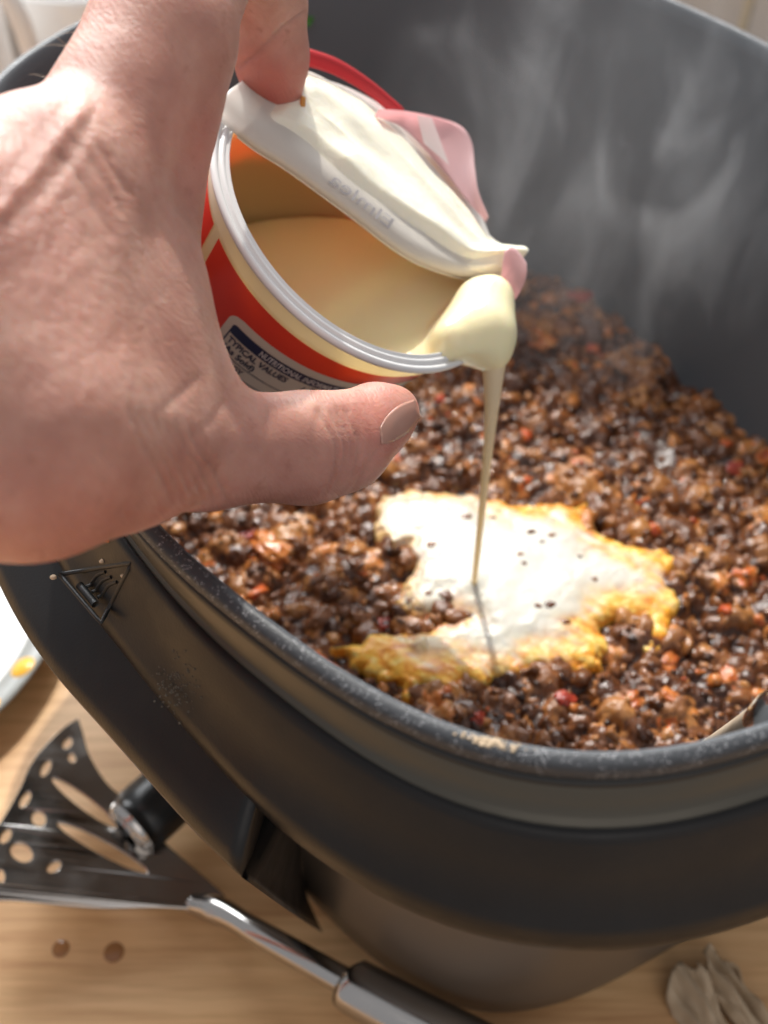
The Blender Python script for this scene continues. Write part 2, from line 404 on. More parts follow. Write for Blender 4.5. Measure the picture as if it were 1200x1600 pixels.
loft('rim_flange', [(.012, .1765), (.0190, .1765), (.0208, .1785), (.0214, .182), (.0211, .1852), (.0200, .1874), (.0185, .1890), (.0150, .1975), (.0120, .2045), (.0112, .2060), (.0104, .2066), (.006, .2060)], M['black_plastic'], cooker, fn=se_c)
loft('metal_ring', [(.0100, .2050), (.0098, .2064), (.0094, .2070), (.0088, .2073), (.0081, .2077), (.0062, .2103), (.0044, .2128), (.0034, .2139), (.0012, .2142)], M['grey_ring'], cooker, fn=se_c)
loft('lip_gap_shade', [(.0014, .2149), (.0032, .2149), (.0039, .2143), (.0041, .2134)], M['dark_trim'], cooker, fn=se_c)  # dark strip put in for the shaded gap beneath the pan lip
# side handle on the left: sloping lug under the flange, its end cut on a slant
def body_off(z): return np.interp(z, [.006, .02, .06, .10, .14, .168, .180], [-.0165, -.0150, -.0105, -.0055, .0005, .006, .014])
def on_body(px, py):
    d = ray(px, py); Z_ = np.linspace(.183, .01, 700); P_ = C+d*((Z_-CZ)/d[2])[:, None]; e = se_off(P_[:, 0], P_[:, 1])-body_off(Z_)
    s_ = np.where((e[:-1] > 0) != (e[1:] > 0))[0]; i = s_[0] if len(s_) else int(np.argmin(np.abs(e))); return P_[i]
ends = [on_body(*p) for p in ((440, 1300), (446, 1322), (456, 1350), (468, 1382), (483, 1415), (502, 1452))]
def sst(x): x = np.clip(x, 0, 1); return x*x*(3-2*x)
aF = se_ang(*PZ(372, 1362, .172)[:2]); aB = se_ang(-.16, .45)
if aB > aF: aB -= 2*math.pi
hp_ = [(.0195, .1835), (.0213, .1812), (.0265, .1775), (.0300, .1742), (.0318, .1712), (.0314, .1670), (.0290, .1650), (.0240, .1600), (.0110, .1560), (.002, .160)]
V = []
def section(a_): return np.array([[*se_c(a_, off), z] for off, z in hp_], float)
S0 = section(aF); mid_ = (ends[0]+ends[-1])/2
E_end = [ends[min(j, 5)]+np.array([.0006, -.0012, 0])*(1 if j < 6 else -3*(j-5)) for j in range(len(hp_))]
for q in np.linspace(0, 1, 14)[:-1]:
    for j in range(len(hp_)): V.append(E_end[j]*(1-q)+S0[j]*q+np.array([0, 0, -.0012*math.sin(q*math.pi)*(j > 2)]))
for a_ in np.linspace(aF, aB, 110): V += list(section(a_))
mesh('handle', V, [tuple(f) for f in grid_faces(123, len(hp_))], M['black_plastic'], cooker)
# hot-surface mark moulded in the flange
zt = np.linspace(0, 1, 400); fz = np.interp(zt, [0, .45, 1], [.2045, .1975, .1890]); fo = np.interp(zt, [0, .45, 1], [.0120, .0150, .0185])
def on_flange(px, py, lift=.0004):
    d = ray(px, py); P_ = C+d*((fz-CZ)/d[2])[:, None]; u, v_ = local(P_[:, 0], P_[:, 1]); th = np.arctan2(v_, u)
    X_, Y_ = se_c(th, fo); uu, vv = local(X_, Y_); i = np.argmin(np.abs(np.hypot(uu, vv)-np.hypot(u, v_))); p = P_[i].copy(); p[2] += lift; return p
def mould(name, pxs, r, closed=False, k=6):
    pts = pxs if not closed else list(pxs)+[pxs[0]]
    P_ = []
    for (a, b), (c_, d_) in zip(pts[:-1], pts[1:]):
        for t in np.linspace(0, 1, k, endpoint=False): P_.append(on_flange(a+(c_-a)*t, b+(d_-b)*t, -.0001))
    P_.append(on_flange(*pts[-1], -.0001))
    V, Fq = tube(P_, r, 8); return mesh(name, V, Fq, M['dark_trim'], cooker)
mould('symbol_triangle', [(93, 897), (206, 879), (158, 973)], .00055, True, 10)
mould('symbol_bar', [(124, 914), (149, 944)], .0010)
for dx, dy in ((0, 0), (9, 8), (18, 16)):
    wv = [(134+dx, 917+dy), (141+dx, 914+dy), (146+dx, 906+dy), (151+dx, 899+dy), (158+dx, 895+dy), (165+dx, 893+dy)]
    mould('symbol_wave', wv, .00045, False, 4)

# the removable pan
pan = empty('cooking_pan', (SE['cx'], SE['cy'], .06))
tag(pan, 'dark grey speckled non-stick pan sitting in the cooker, full of mince', 'pan')
loft('pan_shell', [(-.12, .066), (-.030, .066), (-.022, .069), (-.0165, .076), (-.0145, .083), (-.0135, .088), (-.0125, .094), (-.0095, .115), (-.0055, .15), (-.0025, .185), (-.0006, .214), (.0000, .2190), (.0006, .2197),
     ], M['coating'], pan, n=420)
loft('pan_rim', [(.0006, .2197), (.0009, .2200), (.0014, .2201), (.0027, .2198), (.0033, .2193), (.0036, .2184), (.0037, .2168), (.0034, .2158), (.0018, .2156)], M['nonstick'], pan, n=420)
loft('pan_outside', [(.0018, .2156), (.0011, .2140), (.0004, .19), (-.0035, .15), (-.0085, .11), (-.0118, .08), (-.020, .062), (-.12, .062)], M['coating'], pan, n=300)

# ------------------------------------------------------------------ worktop, tiles, far things
def box(name, lo, hi, mt, parent=None, bev=0):
    (x0, y0, z0), (x1, y1, z1) = lo, hi
    V = [(x0, y0, z0), (x1, y0, z0), (x1, y1, z0), (x0, y1, z0), (x0, y0, z1), (x1, y0, z1), (x1, y1, z1), (x0, y1, z1)]
    o = mesh(name, V, [(3, 2, 1, 0), (4, 5, 6, 7), (0, 1, 5, 4), (1, 2, 6, 5), (2, 3, 7, 6), (3, 0, 4, 7)], mt, parent, False)
    if bev: b = o.modifiers.new('bevel', 'BEVEL'); b.width = bev; b.segments = 2
    return o
wt = box('worktop', (-1.0, -.5, -.04), (1.2, .84, 0), M['wood']); tag(wt, kind='structure')
wall = box('tiled_wall', (-1.0, .846, -.04), (1.2, .9, .34), M['grout']); tag(wall, kind='structure')
tw = .098; tile_me = None
for iz in range(3):
    for ix in range(20):
        x = -.93+ix*.106; z = .001+iz*.106
        if tile_me is None:
            t = box('tile', (-tw/2, -.006, 0), (tw/2, 0, tw), M['tile'], None, .0015); t.parent = wall; tile_me = t
            t.location = (x, .8465, z)
        else:
            t = tile_me.copy(); t.parent = wall; sc.collection.objects.link(t); t.location = (x, .8465, z)

def lathe(prof, n=64):
    th = np.linspace(0, 2*np.pi, n, endpoint=False); V = []
    for r_, z_ in prof: V.append(np.stack([r_*np.cos(th), r_*np.sin(th), np.full(n, z_)], 1))
    return np.concatenate(V), [tuple(f) for f in flip(grid_faces(len(prof), n, False, True))]
# white mug behind the cooker, upper left
mp_ = np.array([-.262, .60, 0])
mug = empty('white_jug', tuple(mp_)); tag(mug, 'glossy white jug with a looped handle standing behind the cooker at the upper left', 'jug')
V, Fq = lathe([(.0, .004), (.03, .002), (.037, .006), (.042, .05), (.043, .1), (.0425, .1015), (.0395, .1), (.038, .05), (.033, .01), (0, .008)], 64)
mesh('jug_body', V*np.array([1, 1, 1.6])+mp_, Fq, M['white_ceramic'], mug)
P_ = spline([mp_+np.array(p) for p in ((.040, -.01, .150), (.052, -.014, .156), (.060, -.016, .14), (.060, -.016, .09), (.052, -.014, .05), (.038, -.01, .04))], 8)
V, Fq = tube(P_, .0058, 12); mesh('jug_handle', V, Fq, M['white_ceramic'], mug)
# white bowl right of it
bp = np.array([-.190, .70, 0]); V, Fq = lathe([(0, .004), (.03, .001), (.034, .004), (.05, .03), (.062, .06), (.0615, .0612), (.059, .06), (.047, .031), (.03, .009), (0, .008)], 64)
o = mesh('white_bowl', V*np.array([1, 1, 2.1])+bp, Fq, M['white_ceramic']); tag(o, 'plain deep white bowl standing beside the white jug behind the cooker', 'bowl')

# ------------------------------------------------------------------ plate at lower left
pc = PZ(-215, 960, .012); pc[2] = 0
plate = empty('dinner_plate', tuple(pc)); tag(plate, 'white plate with grey rim and yellow dots on the worktop at the left edge', 'plate')
er = np.linalg.norm((PZ(62, 1040, .014)-pc)[:2])
V, Fq = lathe([(0, .002), (er*.62, .001), (er*.70, .003), (er*.99, .0135), (er, .0145), (er*.99, .0155), (er*.84, .0095)], 96)
mesh('plate_body', V+pc, Fq, M['plate_rim'], plate)
V, Fq = lathe([(er*.845, .0096), (er*.70, .0052), (er*.62, .0035), (0, .0035)], 96); mesh('plate_well', V+pc, Fq, M['white_ceramic'], plate)
for a_, rr2 in [(a_, .925) for a_ in np.arange(-80, 80, 15.)]:
    th = math.radians(a_); cdot = pc+np.array([er*rr2*math.cos(th), er*rr2*math.sin(th), .0128])
    V, Fq = lathe([(.0056, 0), (.0050, .0009), (0, .0012)], 16); V = V.copy(); V[:, 2] += (V[:, 0]*math.cos(th)+V[:, 1]*math.sin(th))*.36
    mesh('rim_dot', V+cdot, Fq, M['yellow_dot'], plate)

# ------------------------------------------------------------------ slotted turner
def curve2d(name, outer, holes, th, mt, parent, z):
    cu = bpy.data.curves.new(name, 'CURVE'); cu.dimensions = '2D'; cu.fill_mode = 'BOTH'; cu.extrude = th; cu.bevel_depth = th*.8; cu.bevel_resolution = 1
    for ring in [outer]+holes:
        s_ = cu.splines.new('POLY'); s_.points.add(len(ring)-1); s_.use_cyclic_u = True
        for p, q in zip(s_.points, ring): p.co = (q[0], q[1], 0, 1)
    o = bpy.data.objects.new(name+'_c', cu); sc.collection.objects.link(o)
    dg = bpy.context.evaluated_depsgraph_get(); me = bpy.data.meshes.new_from_object(o.evaluated_get(dg)); bpy.data.objects.remove(o)
    co = np.empty(len(me.vertices)*3); me.vertices.foreach_get('co', co); co = co.reshape(-1, 3)
    return me, co
ZB = .012
turner = empty('slotted_turner', tuple(PZ(150, 1320, 0)))
tag(turner, 'stainless steel slotted turner lying on the worktop below the cooker handle', 'turner')
def zt_at(px): return ZB+max(0, (345-px)/345)*.020
def P2(px, py): return PZ(px, py, zt_at(px))[:2]
outer = [P2(*p) for p in spline([(122, 1126), (100, 1140), (67, 1173), (48, 1200), (33, 1233), (0, 1287), (-50, 1345), (-70, 1385), (-30, 1405), (40, 1408), (150, 1416), (240, 1417), (300, 1420), (342, 1426), (352, 1405), (322, 1376), (262, 1325), (205, 1262), (165, 1225), (138, 1180), (128, 1145)], 4)]
def oval(cx_, cy_, l, w_, ang, n=18):
    a_ = math.radians(ang); out = []
    for t in np.linspace(0, 2*np.pi, n, endpoint=False):
        u = l*np.cos(t); v_ = w_*np.sin(t); out.append(P2(cx_+u*math.cos(a_)-v_*math.sin(a_), cy_+u*math.sin(a_)+v_*math.cos(a_)))
    return out
holes = [oval(106, 1163, 11, 8, -50), oval(113, 1186, 9, 7, 60), oval(72, 1202, 15, 8, -60), oval(39, 1250, 15, 8, -55), oval(60, 1279, 14, 12, 40), oval(8, 1306, 14, 9, -55),
         oval(33, 1332, 21, 15, 30), oval(84, 1355, 14, 9, -30), oval(2, 1370, 12, 8, 80), oval(-25, 1345, 13, 8, -50),
         oval(132, 1256, 66, 11, 37), oval(160, 1326, 84, 12, 29)]
me, co = curve2d('blade', outer, holes, .0005, M['steel'], turner, ZB)
gpx = np.linspace(-90, 360, 46); gpy = np.linspace(1110, 1440, 34)
gz = np.array([[(*P2(a, b), zt_at(a)) for b in gpy] for a in gpx]).reshape(-1, 3)
co2 = co.copy()
cf = np.linalg.lstsq(np.c_[gz[:, :2], gz[:, :2]**2, gz[:, 0]*gz[:, 1], np.ones(len(gz))], gz[:, 2], rcond=None)[0]
def blade_z(x, y): return cf[0]*x+cf[1]*y+cf[2]*x*x+cf[3]*y*y+cf[4]*x*y+cf[5]
co2[:, 2] = blade_z(co[:, 0], co[:, 1])+co[:, 2]+.0014*vnoise(co[:, :2], 38, 3)
me.vertices.foreach_set('co', (co2-np.array(turner.location)).ravel()); me.materials.clear(); me.materials.append(M['steel'])
o = bpy.data.objects.new('blade', me); link(o, turner)
P_ = spline([PZ(300, 1412, ZB+.001), PZ(345, 1424, ZB+.006), PZ(400, 1455, ZB+.012), PZ(480, 1500, ZB+.014), PZ(560, 1545, ZB+.013)], 8)
V, Fq = tube(P_, np.interp(np.linspace(0, 1, len(P_)), [0, .2, .4, 1], [.0035, .0050, .0042, .0045]), 16); mesh('neck', V, Fq, M['steel'], turner)
P_ = spline([PZ(548, 1538, ZB+.013), PZ(560, 1545, ZB+.013), PZ(640, 1588, ZB+.012), PZ(760, 1650, ZB+.010), PZ(900, 1725, ZB+.008)], 8)
V, Fq = tube(P_, np.interp(np.linspace(0, 1, len(P_)), [0, .1, .9, 1], [.0062, .0086, .0095, .006]), 20)
mesh('handle', V, Fq, M['steel'], turner)

# black handled tool tucked under the cooker handle
tool = empty('black_handled_tool', tuple(PZ(230, 1270, 0))); tag(tool, 'thick black handle with steel disc for the reflection on its end beside the slotted turner', 'utensil')
a_ = PZ(206, 1292, .024); b_ = a_+(PZ(300, 1208, .024)-a_)*2.2
P_ = [a_+(b_-a_)*t for t in np.linspace(0, 1, 16)]
V, Fq = tube(P_, np.interp(np.linspace(0, 1, 16), [0, .03, .07, 1], [.0108, .0122, .0125, .0122]), 28); mesh('grip', V, Fq, M['black_handle'], tool)
e_ = (b_-a_)/np.linalg.norm(b_-a_); V, Fq = tube([a_-e_*.003, a_-e_*.0024, a_-e_*.0004, a_+e_*.0006], [.006, .0098, .0112, .0110], 28); mesh('end_reflection', V, Fq, M['steel'], tool)  # steel disc built in for the bright reflection on the grip's end

# ------------------------------------------------------------------ food
FZ = .084
n_lump = 15000
ico = bmesh.new(); bmesh.ops.create_icosphere(ico, subdivisions=2, radius=1); IV = np.array([v.co[:] for v in ico.verts]); IF = np.array([[v.index for v in f.verts] for f in ico.faces]); ico.free()
def food_h(x, y): return FZ+.0050*fbm(np.stack([x, y], -1), 28, 3, 5)+.0042*fbm(np.stack([x, y], -1), 85, 2, 9)
def poly_sdf(P, poly):
    poly = np.asarray(poly, float); d = np.full(len(P), 1e9); s = np.ones(len(P))
    for i in range(len(poly)):
        a, b = poly[i], poly[i-1]; e = b-a; w2_ = P-a; t = np.clip((w2_@e)/(e@e), 0, 1); q = w2_-t[:, None]*e; d = np.minimum(d, (q*q).sum(1))
        c1 = P[:, 1] >= a[1]; c2 = P[:, 1] < b[1]; c3 = e[0]*w2_[:, 1] > e[1]*w2_[:, 0]
        fl = (c1 & c2 & c3) | (~c1 & ~c2 & ~c3); s = np.where(fl, -s, s)
    return s*np.sqrt(d)
white_px = [(585, 800), (600, 780), (640, 770), (690, 775), (745, 790), (790, 815), (860, 808), (905, 830), (930, 862), (1000, 890), (1030, 915), (985, 925), (930, 930), (912, 960), (880, 975), (890, 1000), (830, 1010), (790, 1035), (720, 1020), (650, 1018), (640, 1002), (700, 985), (735, 965), (700, 950), (660, 960), (630, 940), (640, 905), (650, 880), (640, 855), (600, 852), (588, 830)]
yellow_px = [(583, 800), (600, 776), (640, 768), (700, 770), (760, 778), (830, 788), (925, 782), (915, 815), (945, 845), (1010, 852), (1070, 880), (1050, 905), (1060, 960), (1050, 1000), (1020, 1010), (1010, 965), (985, 955), (940, 975), (945, 1035), (880, 1035), (800, 1050), (740, 1060), (690, 1065), (630, 1078), (590, 1050), (515, 1008), (560, 995), (620, 990), (690, 975), (712, 966), (690, 950), (650, 962), (625, 940), (640, 905), (650, 880), (640, 862), (600, 856), (586, 835)]
CPZ = FZ+.004
wp = np.array([PZ(a, b, CPZ)[:2] for a, b in white_px]); yp = np.array([PZ(a, b, CPZ)[:2] for a, b in yellow_px])
def under_cream(P): return poly_sdf(P, yp)
# bed
def meat_mat(name, stops, rough=(.12, .42)):
    m = mat(name, (.1, .05, .03), .3, spec=.6, sss=.12, sssr=(1, .4, .2), ssss=.002); v = coords(m)
    at = nnode(m, 'ShaderNodeAttribute'); at.attribute_name = 'tint'
    n_ = noise(m, v, 260, 4, .6)
    ad = nnode(m, 'ShaderNodeMath'); ad.operation = 'MULTIPLY_ADD'; ad.inputs[1].default_value = .35; m.node_tree.links.new(n_, ad.inputs[0]); 
    sb = nnode(m, 'ShaderNodeMath'); sb.operation = 'SUBTRACT'; sb.inputs[1].default_value = .17; m.node_tree.links.new(at.outputs['Fac'], sb.inputs[0]); m.node_tree.links.new(sb.outputs[0], ad.inputs[2])
    setin(m, 'Base Color', ramp(m, ad.outputs[0], stops)); setin(m, 'Roughness', ramp(m, noise(m, v, 180, 3), [(.35, g(rough[0])), (.65, g(rough[1]))]))
    setin(m, 'Normal', bump(m, noise(m, v, 850, 3, .6), .5, .0006)); return m
M['mince'] = meat_mat('browned_mince_in_sauce', [(0, srgb(54, 28, 15)), (.25, srgb(90, 51, 28)), (.5, srgb(132, 81, 45)), (.75, srgb(184, 126, 70)), (.9, srgb(204, 114, 48)), (1, srgb(184, 62, 34))])
stew = empty('mince_stew', (SE['cx'], SE['cy'], FZ)); tag(stew, 'glossy browned mince in reddish sauce filling the pan', 'food')
st_ = .00062; gx = np.arange(-.15, .215, st_); gy = np.arange(.085, .475, st_); GX, GY = np.meshgrid(gx, gy, indexing='ij'); PG = np.stack([GX, GY], -1)
Hb = food_h(GX, GY); Hf = Hb.copy(); Tn = .10+.10*fbm(PG, 60, 3, 2)
nl = 21000; xs = rng.uniform(-.15, .215, nl); ys = rng.uniform(.085, .475, nl); ok = se_off(xs, ys) < -.012; xs = xs[ok]; ys = ys[ok]; nl = len(xs)
cl = fbm(np.stack([xs, ys], -1), 75, 2, 21)
size = (.0009+.0048*rng.random(nl)**3.4)*(1+.5*cl)
zc = food_h(xs, ys)-size*.40+.0022*rng.random(nl)**1.5+.0034*cl-.0052*(under_cream(np.stack([xs, ys], 1)) < -.0018)
ttn = np.clip(.36+.17*rng.normal(size=nl)+.42*cl, .0, .84); ttn[rng.random(nl) < .020] = .93; ttn[rng.random(nl) < .06] = .80
wx = vnoise(PG, 900, 61)*.0011+vnoise(PG, 400, 67)*.0016; wy = vnoise(PG, 900, 62)*.0011+vnoise(PG, 400, 68)*.0016
for k in range(nl):
    r_ = size[k]; w_ = int(r_*1.9/st_)+2; i0 = int((xs[k]+.15)/st_); j0 = int((ys[k]-.085)/st_)
    sl_ = (slice(max(0, i0-w_), i0+w_), slice(max(0, j0-w_), j0+w_))
    an = k*2.4; e_ = .75+.5*((k*.618) % 1); ca, sa = math.cos(an), math.sin(an)
    dx = GX[sl_]-xs[k]+wx[sl_]; dy = GY[sl_]-ys[k]+wy[sl_]; u = (dx*ca+dy*sa)*e_; v_ = (-dx*sa+dy*ca)/e_
    q = 1-(u*u+v_*v_)/(r_*r_); h_ = zc[k]+r_*.95*np.sqrt(np.maximum(q, 0)); up_ = (q > 0) & (h_ > Hf[sl_])
    Hf[sl_] = np.where(up_, h_, Hf[sl_]); Tn[sl_] = np.where(up_, ttn[k], Tn[sl_])
for _ in range(2): Hf[1:-1, 1:-1] = Hf[1:-1, 1:-1]*.5+.125*(Hf[:-2, 1:-1]+Hf[2:, 1:-1]+Hf[1:-1, :-2]+Hf[1:-1, 2:]); 
Hf += .00022*vnoise(PG, 1500, 5)+.0001*vnoise(PG, 2600, 6)
ins = se_off(GX, GY).ravel() < -.0118; Fq = grid_faces(len(gx), len(gy)); Fq = Fq[ins[Fq].all(1)]; used = np.unique(Fq); rm = -np.ones(len(ins), int); rm[used] = np.arange(len(used))
o = mesh('mince', np.stack([GX.ravel(), GY.ravel(), Hf.ravel()], 1)[used], rm[Fq], M['mince'], stew); o['kind'] = 'stuff'
at = o.data.attributes.new('tint', 'FLOAT', 'POINT'); at.data.foreach_set('value', Tn.ravel()[used].astype(np.float32))
# loose crumbs lying on top
xs = rng.uniform(-.15, .215, 9000); ys = rng.uniform(.085, .475, 9000); ok = (se_off(xs, ys) < -.014) & (under_cream(np.stack([xs, ys], 1)) > .001); xs = xs[ok][:2600]; ys = ys[ok][:2600]; nl = len(xs)
size = .0009+.0017*rng.random(nl)**2
ii = ((xs+.15)/st_).astype(int); jj = ((ys-.085)/st_).astype(int); zs = Hf[ii, jj]-size*.25
base_in = rng.random((nl, 1, 3))*40
sh = IV[None]*(1+.55*vnoise(IV[None]+base_in, 1.5, 1)[..., None]+.34*vnoise(IV[None]+base_in[::-1], 3.6, 2)[..., None])
sh = sh*np.exp(rng.normal(0, .28, (nl, 1, 3)))
q_ = rng.normal(size=(nl, 4)); q_ /= np.linalg.norm(q_, axis=1)[:, None]; w_, x_, y_, z_ = q_.T
Rm = np.stack([1-2*(y_*y_+z_*z_), 2*(x_*y_-z_*w_), 2*(x_*z_+y_*w_), 2*(x_*y_+z_*w_), 1-2*(x_*x_+z_*z_), 2*(y_*z_-x_*w_), 2*(x_*z_-y_*w_), 2*(y_*z_+x_*w_), 1-2*(x_*x_+y_*y_)], 1).reshape(-1, 3, 3)
LV = np.einsum('nij,nvj->nvi', Rm, sh)*size[:, None, None]+np.stack([xs, ys, zs], 1)[:, None]
LF = (IF[None]+(np.arange(nl)*len(IV))[:, None, None]).reshape(-1, 3)
o = mesh('mince_crumbs', LV.reshape(-1, 3), LF, M['mince'], stew); o['kind'] = 'stuff'
tint = np.clip(.42+.2*rng.normal(size=nl), .0, .82); red = rng.random(nl) < .03; tint[red] = .95
at = o.data.attributes.new('tint', 'FLOAT', 'POINT'); at.data.foreach_set('value', np.repeat(tint, len(IV)).astype(np.float32))
# larger diced vegetables
M['veg'] = meat_mat('cooked_vegetable', [(0, srgb(110, 48, 24)), (.4, srgb(172, 82, 38)), (.7, srgb(196, 116, 56)), (1, srgb(206, 150, 84))], (.1, .3))
M['tomato'] = meat_mat('cooked_tomato', [(0, srgb(96, 28, 18)), (.5, srgb(158, 50, 32)), (1, srgb(190, 84, 52))], (.08, .25))
vegs = [(425, 868, 'veg', .0075), (400, 853, 'veg', .0055), (385, 838, 'tomato', .0035), (905, 478, 'tomato', .006), (1150, 725, 'tomato', .0042), (600, 965, 'tomato', .0040), (1045, 1105, 'veg', .0036), (880, 1100, 'tomato', .0036), (745, 1130, 'tomato', .0032), (980, 1110, 'veg', .0040), (840, 540, 'veg', .006), (1140, 1060, 'veg', .0045), (560, 900, 'veg', .0032), (1040, 1035, 'veg', .0045)]
ico3 = bmesh.new(); bmesh.ops.create_icosphere(ico3, subdivisions=4, radius=1); I3 = np.array([v.co[:] for v in ico3.verts]); F3 = np.array([[v.index for v in f.verts] for f in ico3.faces]); ico3.free()
for px_, py_, mm, r_ in vegs:
    p = PZ(px_, py_, FZ+.001); i0 = int((p[0]+.15)/st_); j0 = int((p[1]-.085)/st_); p[2] = Hf[i0-3:i0+4, j0-3:j0+4].mean()-r_*.06; k = rng.random(3)*40
    V = I3*(1+.5*vnoise(I3+k, 1.5, 1)[:, None]+.28*vnoise(I3+k, 3.4, 2)[:, None]+.12*vnoise(I3+k, 7, 3)[:, None])*np.array([1.15, .75, .38]); an = rng.random()*3; cc_, ss_ = math.cos(an), math.sin(an)
    V = np.stack([V[:, 0]*cc_-V[:, 1]*ss_, V[:, 0]*ss_+V[:, 1]*cc_, V[:, 2]], 1)*r_+p
    o = mesh('diced_carrot' if mm == 'veg' else 'tomato_piece', V, F3, M[mm], stew)
    at = o.data.attributes.new('tint', 'FLOAT', 'POINT'); at.data.foreach_set('value', (rng.uniform(.3, .7)+.3*vnoise(I3+k, 2.5, 4)).astype(np.float32))

# cream spreading over the mince
lo = yp.min(0)-.008; hi = yp.max(0)+.008; hstep = .00045
gx = np.arange(lo[0], hi[0], hstep); gy = np.arange(lo[1], hi[1], hstep); GX, GY = np.meshgrid(gx, gy, indexing='ij'); PP = np.stack([GX.ravel(), GY.ravel()], 1)
warp = np.stack([fbm(PP, 170, 3, 31), fbm(PP, 170, 3, 37)], 1)*.0035+np.stack([fbm(PP, 600, 2, 33), fbm(PP, 600, 2, 39)], 1)*.0004
dw = poly_sdf(PP+warp, wp); dy = poly_sdf(PP+warp*1.5, yp)
hf = food_h(PP[:, 0], PP[:, 1])
edge = 1-np.exp(np.clip(dy, -1, 0)/.0022)      # rounded edge of the sheet
edge = np.where(dy < 0, edge, -3*dy/.002)
rim_ = np.exp(-((dw+.0025)/.0022)**2)*(GX.ravel() < PZ(660, 850, CPZ)[0])
lum = .5+.5*fbm(PP, 230, 3, 41)
base_h = FZ+.0026+.15*(hf-FZ)
Hc = base_h+edge*.0026+np.clip(-dw, 0, .01)*.14+rim_*.0014+.0005*(lum-.5)*np.exp(-np.clip(-dw, 0, 1)/.004)+.00012*fbm(PP, 300, 2, 44)
rc = np.array(PZ(742, 915, CPZ)[:2]); rd = np.hypot(PP[:, 0]-rc[0], PP[:, 1]-rc[1]); Hc += .0010*np.exp(-(rd/.004)**2)+.0004*np.cos(rd/.0016)*np.exp(-rd/.006)
Hc = np.where(dy > .0015, -1, Hc)
keep = dy < .0012
nx, ny = len(gx), len(gy); Fq = grid_faces(nx, ny); Fq = Fq[keep[Fq].all(1)]
used = np.unique(Fq); rm = -np.ones(nx*ny, int); rm[used] = np.arange(len(used))
V = np.stack([PP[:, 0], PP[:, 1], Hc], 1)[used]
whiteness = 1/(1+np.exp((dw+.0012+.0022*fbm(PP, 200, 3, 51)*1.3)/.0020)); streak = fbm(PP@np.array([[.8, .6], [-.6, .8]])*np.array([1, 3.]), 130, 3, 53)
whiteness = np.clip(whiteness+1.2*np.clip(streak, 0, 1)*(dw > -.001)*np.clip(1-dw/.012, 0, 1)*(dy < -.001), 0, 1)
m = M['cream_pool'] = mat('cream_mixing_with_sauce', (.8, .8, .7), .2, sss=.35, sssr=(1, .8, .5), ssss=.0015); v = coords(m)
at_ = nnode(m, 'ShaderNodeAttribute'); at_.attribute_name = 'white'
n3 = noise(m, coords(m, 'Object', (1, 1.6, 1), (0, 0, .5)), 120, 5, .62, 1.4); n4 = noise(m, v, 150, 3, .6)
ycol = ramp(m, n3, [(.32, srgb(206, 112, 24)), (.44, srgb(238, 160, 46)), (.55, srgb(247, 196, 84)), (.67, srgb(248, 222, 152))])
spot = ramp(m, n4, [(.60, g(0)), (.70, g(.5))]); ycol = mixc(m, spot, ycol, srgb(176, 92, 30))
setin(m, 'Roughness', ramp(m, n3, [(0, g(.32)), (1, g(.42))])); setin(m, 'Base Color', mixc(m, at_.outputs['Fac'], ycol, srgb(214, 210, 198))); setin(m, 'Normal', bump(m, n3, .02, .0004))
cp_ = mesh('cream_pool', V, rm[Fq], M['cream_pool']); tag(cp_, 'white pool of poured cream turning yellow at its edges on the mince', 'cream')
at = cp_.data.attributes.new('white', 'FLOAT', 'POINT'); at.data.foreach_set('value', whiteness[used].astype(np.float32))
# bits of mince showing through the cream
def pool_z(x, y):
    i0 = int((x-lo[0])/hstep); j0 = int((y-lo[1])/hstep); 
    return max(float(Hc.reshape(nx, ny)[np.clip(i0, 0, nx-1), np.clip(j0, 0, ny-1)]), FZ)
for px_, py_, r_ in [(728, 808, .0020), (674, 852, .0022), (830, 832, .0020), (812, 868, .0014), (846, 848, .0013), (862, 838, .0015), (818, 882, .0012), (646, 934, .0024), (668, 926, .0014), (655, 946, .0016), (690, 945, .0042), (712, 958, .0036), (700, 930, .0026), (730, 955, .0024), (860, 945, .0018), (884, 968, .0022), (840, 948, .0013), (984, 982, .0048), (1002, 975, .0044), (962, 988, .004), (975, 1000, .003), (855, 1032, .0026), (1056, 888, .0018), (770, 806, .0013), (905, 870, .0012), (930, 905, .0013), (745, 880, .0011)]:
    p = PZ(px_, py_, FZ+.006); p[2] = pool_z(p[0], p[1])-r_*.15+(.0008 if r_ > .003 else 0); k = rng.random(3)*40
    V = IV*(1+.45*vnoise(IV+k, 1.7, 1)[:, None]+.3*vnoise(IV+k, 3.9, 2)[:, None])*np.array([1.15, .85, .42])*r_+p
    o = mesh('mince_piece', V, IF, M['mince'], stew); s_ = o.modifiers.new('s', 'SUBSURF'); s_.levels = s_.render_levels = 1
    at = o.data.attributes.new('tint', 'FLOAT', 'POINT'); at.data.foreach_set('value', np.full(len(V), rng.uniform(.15, .5), np.float32))

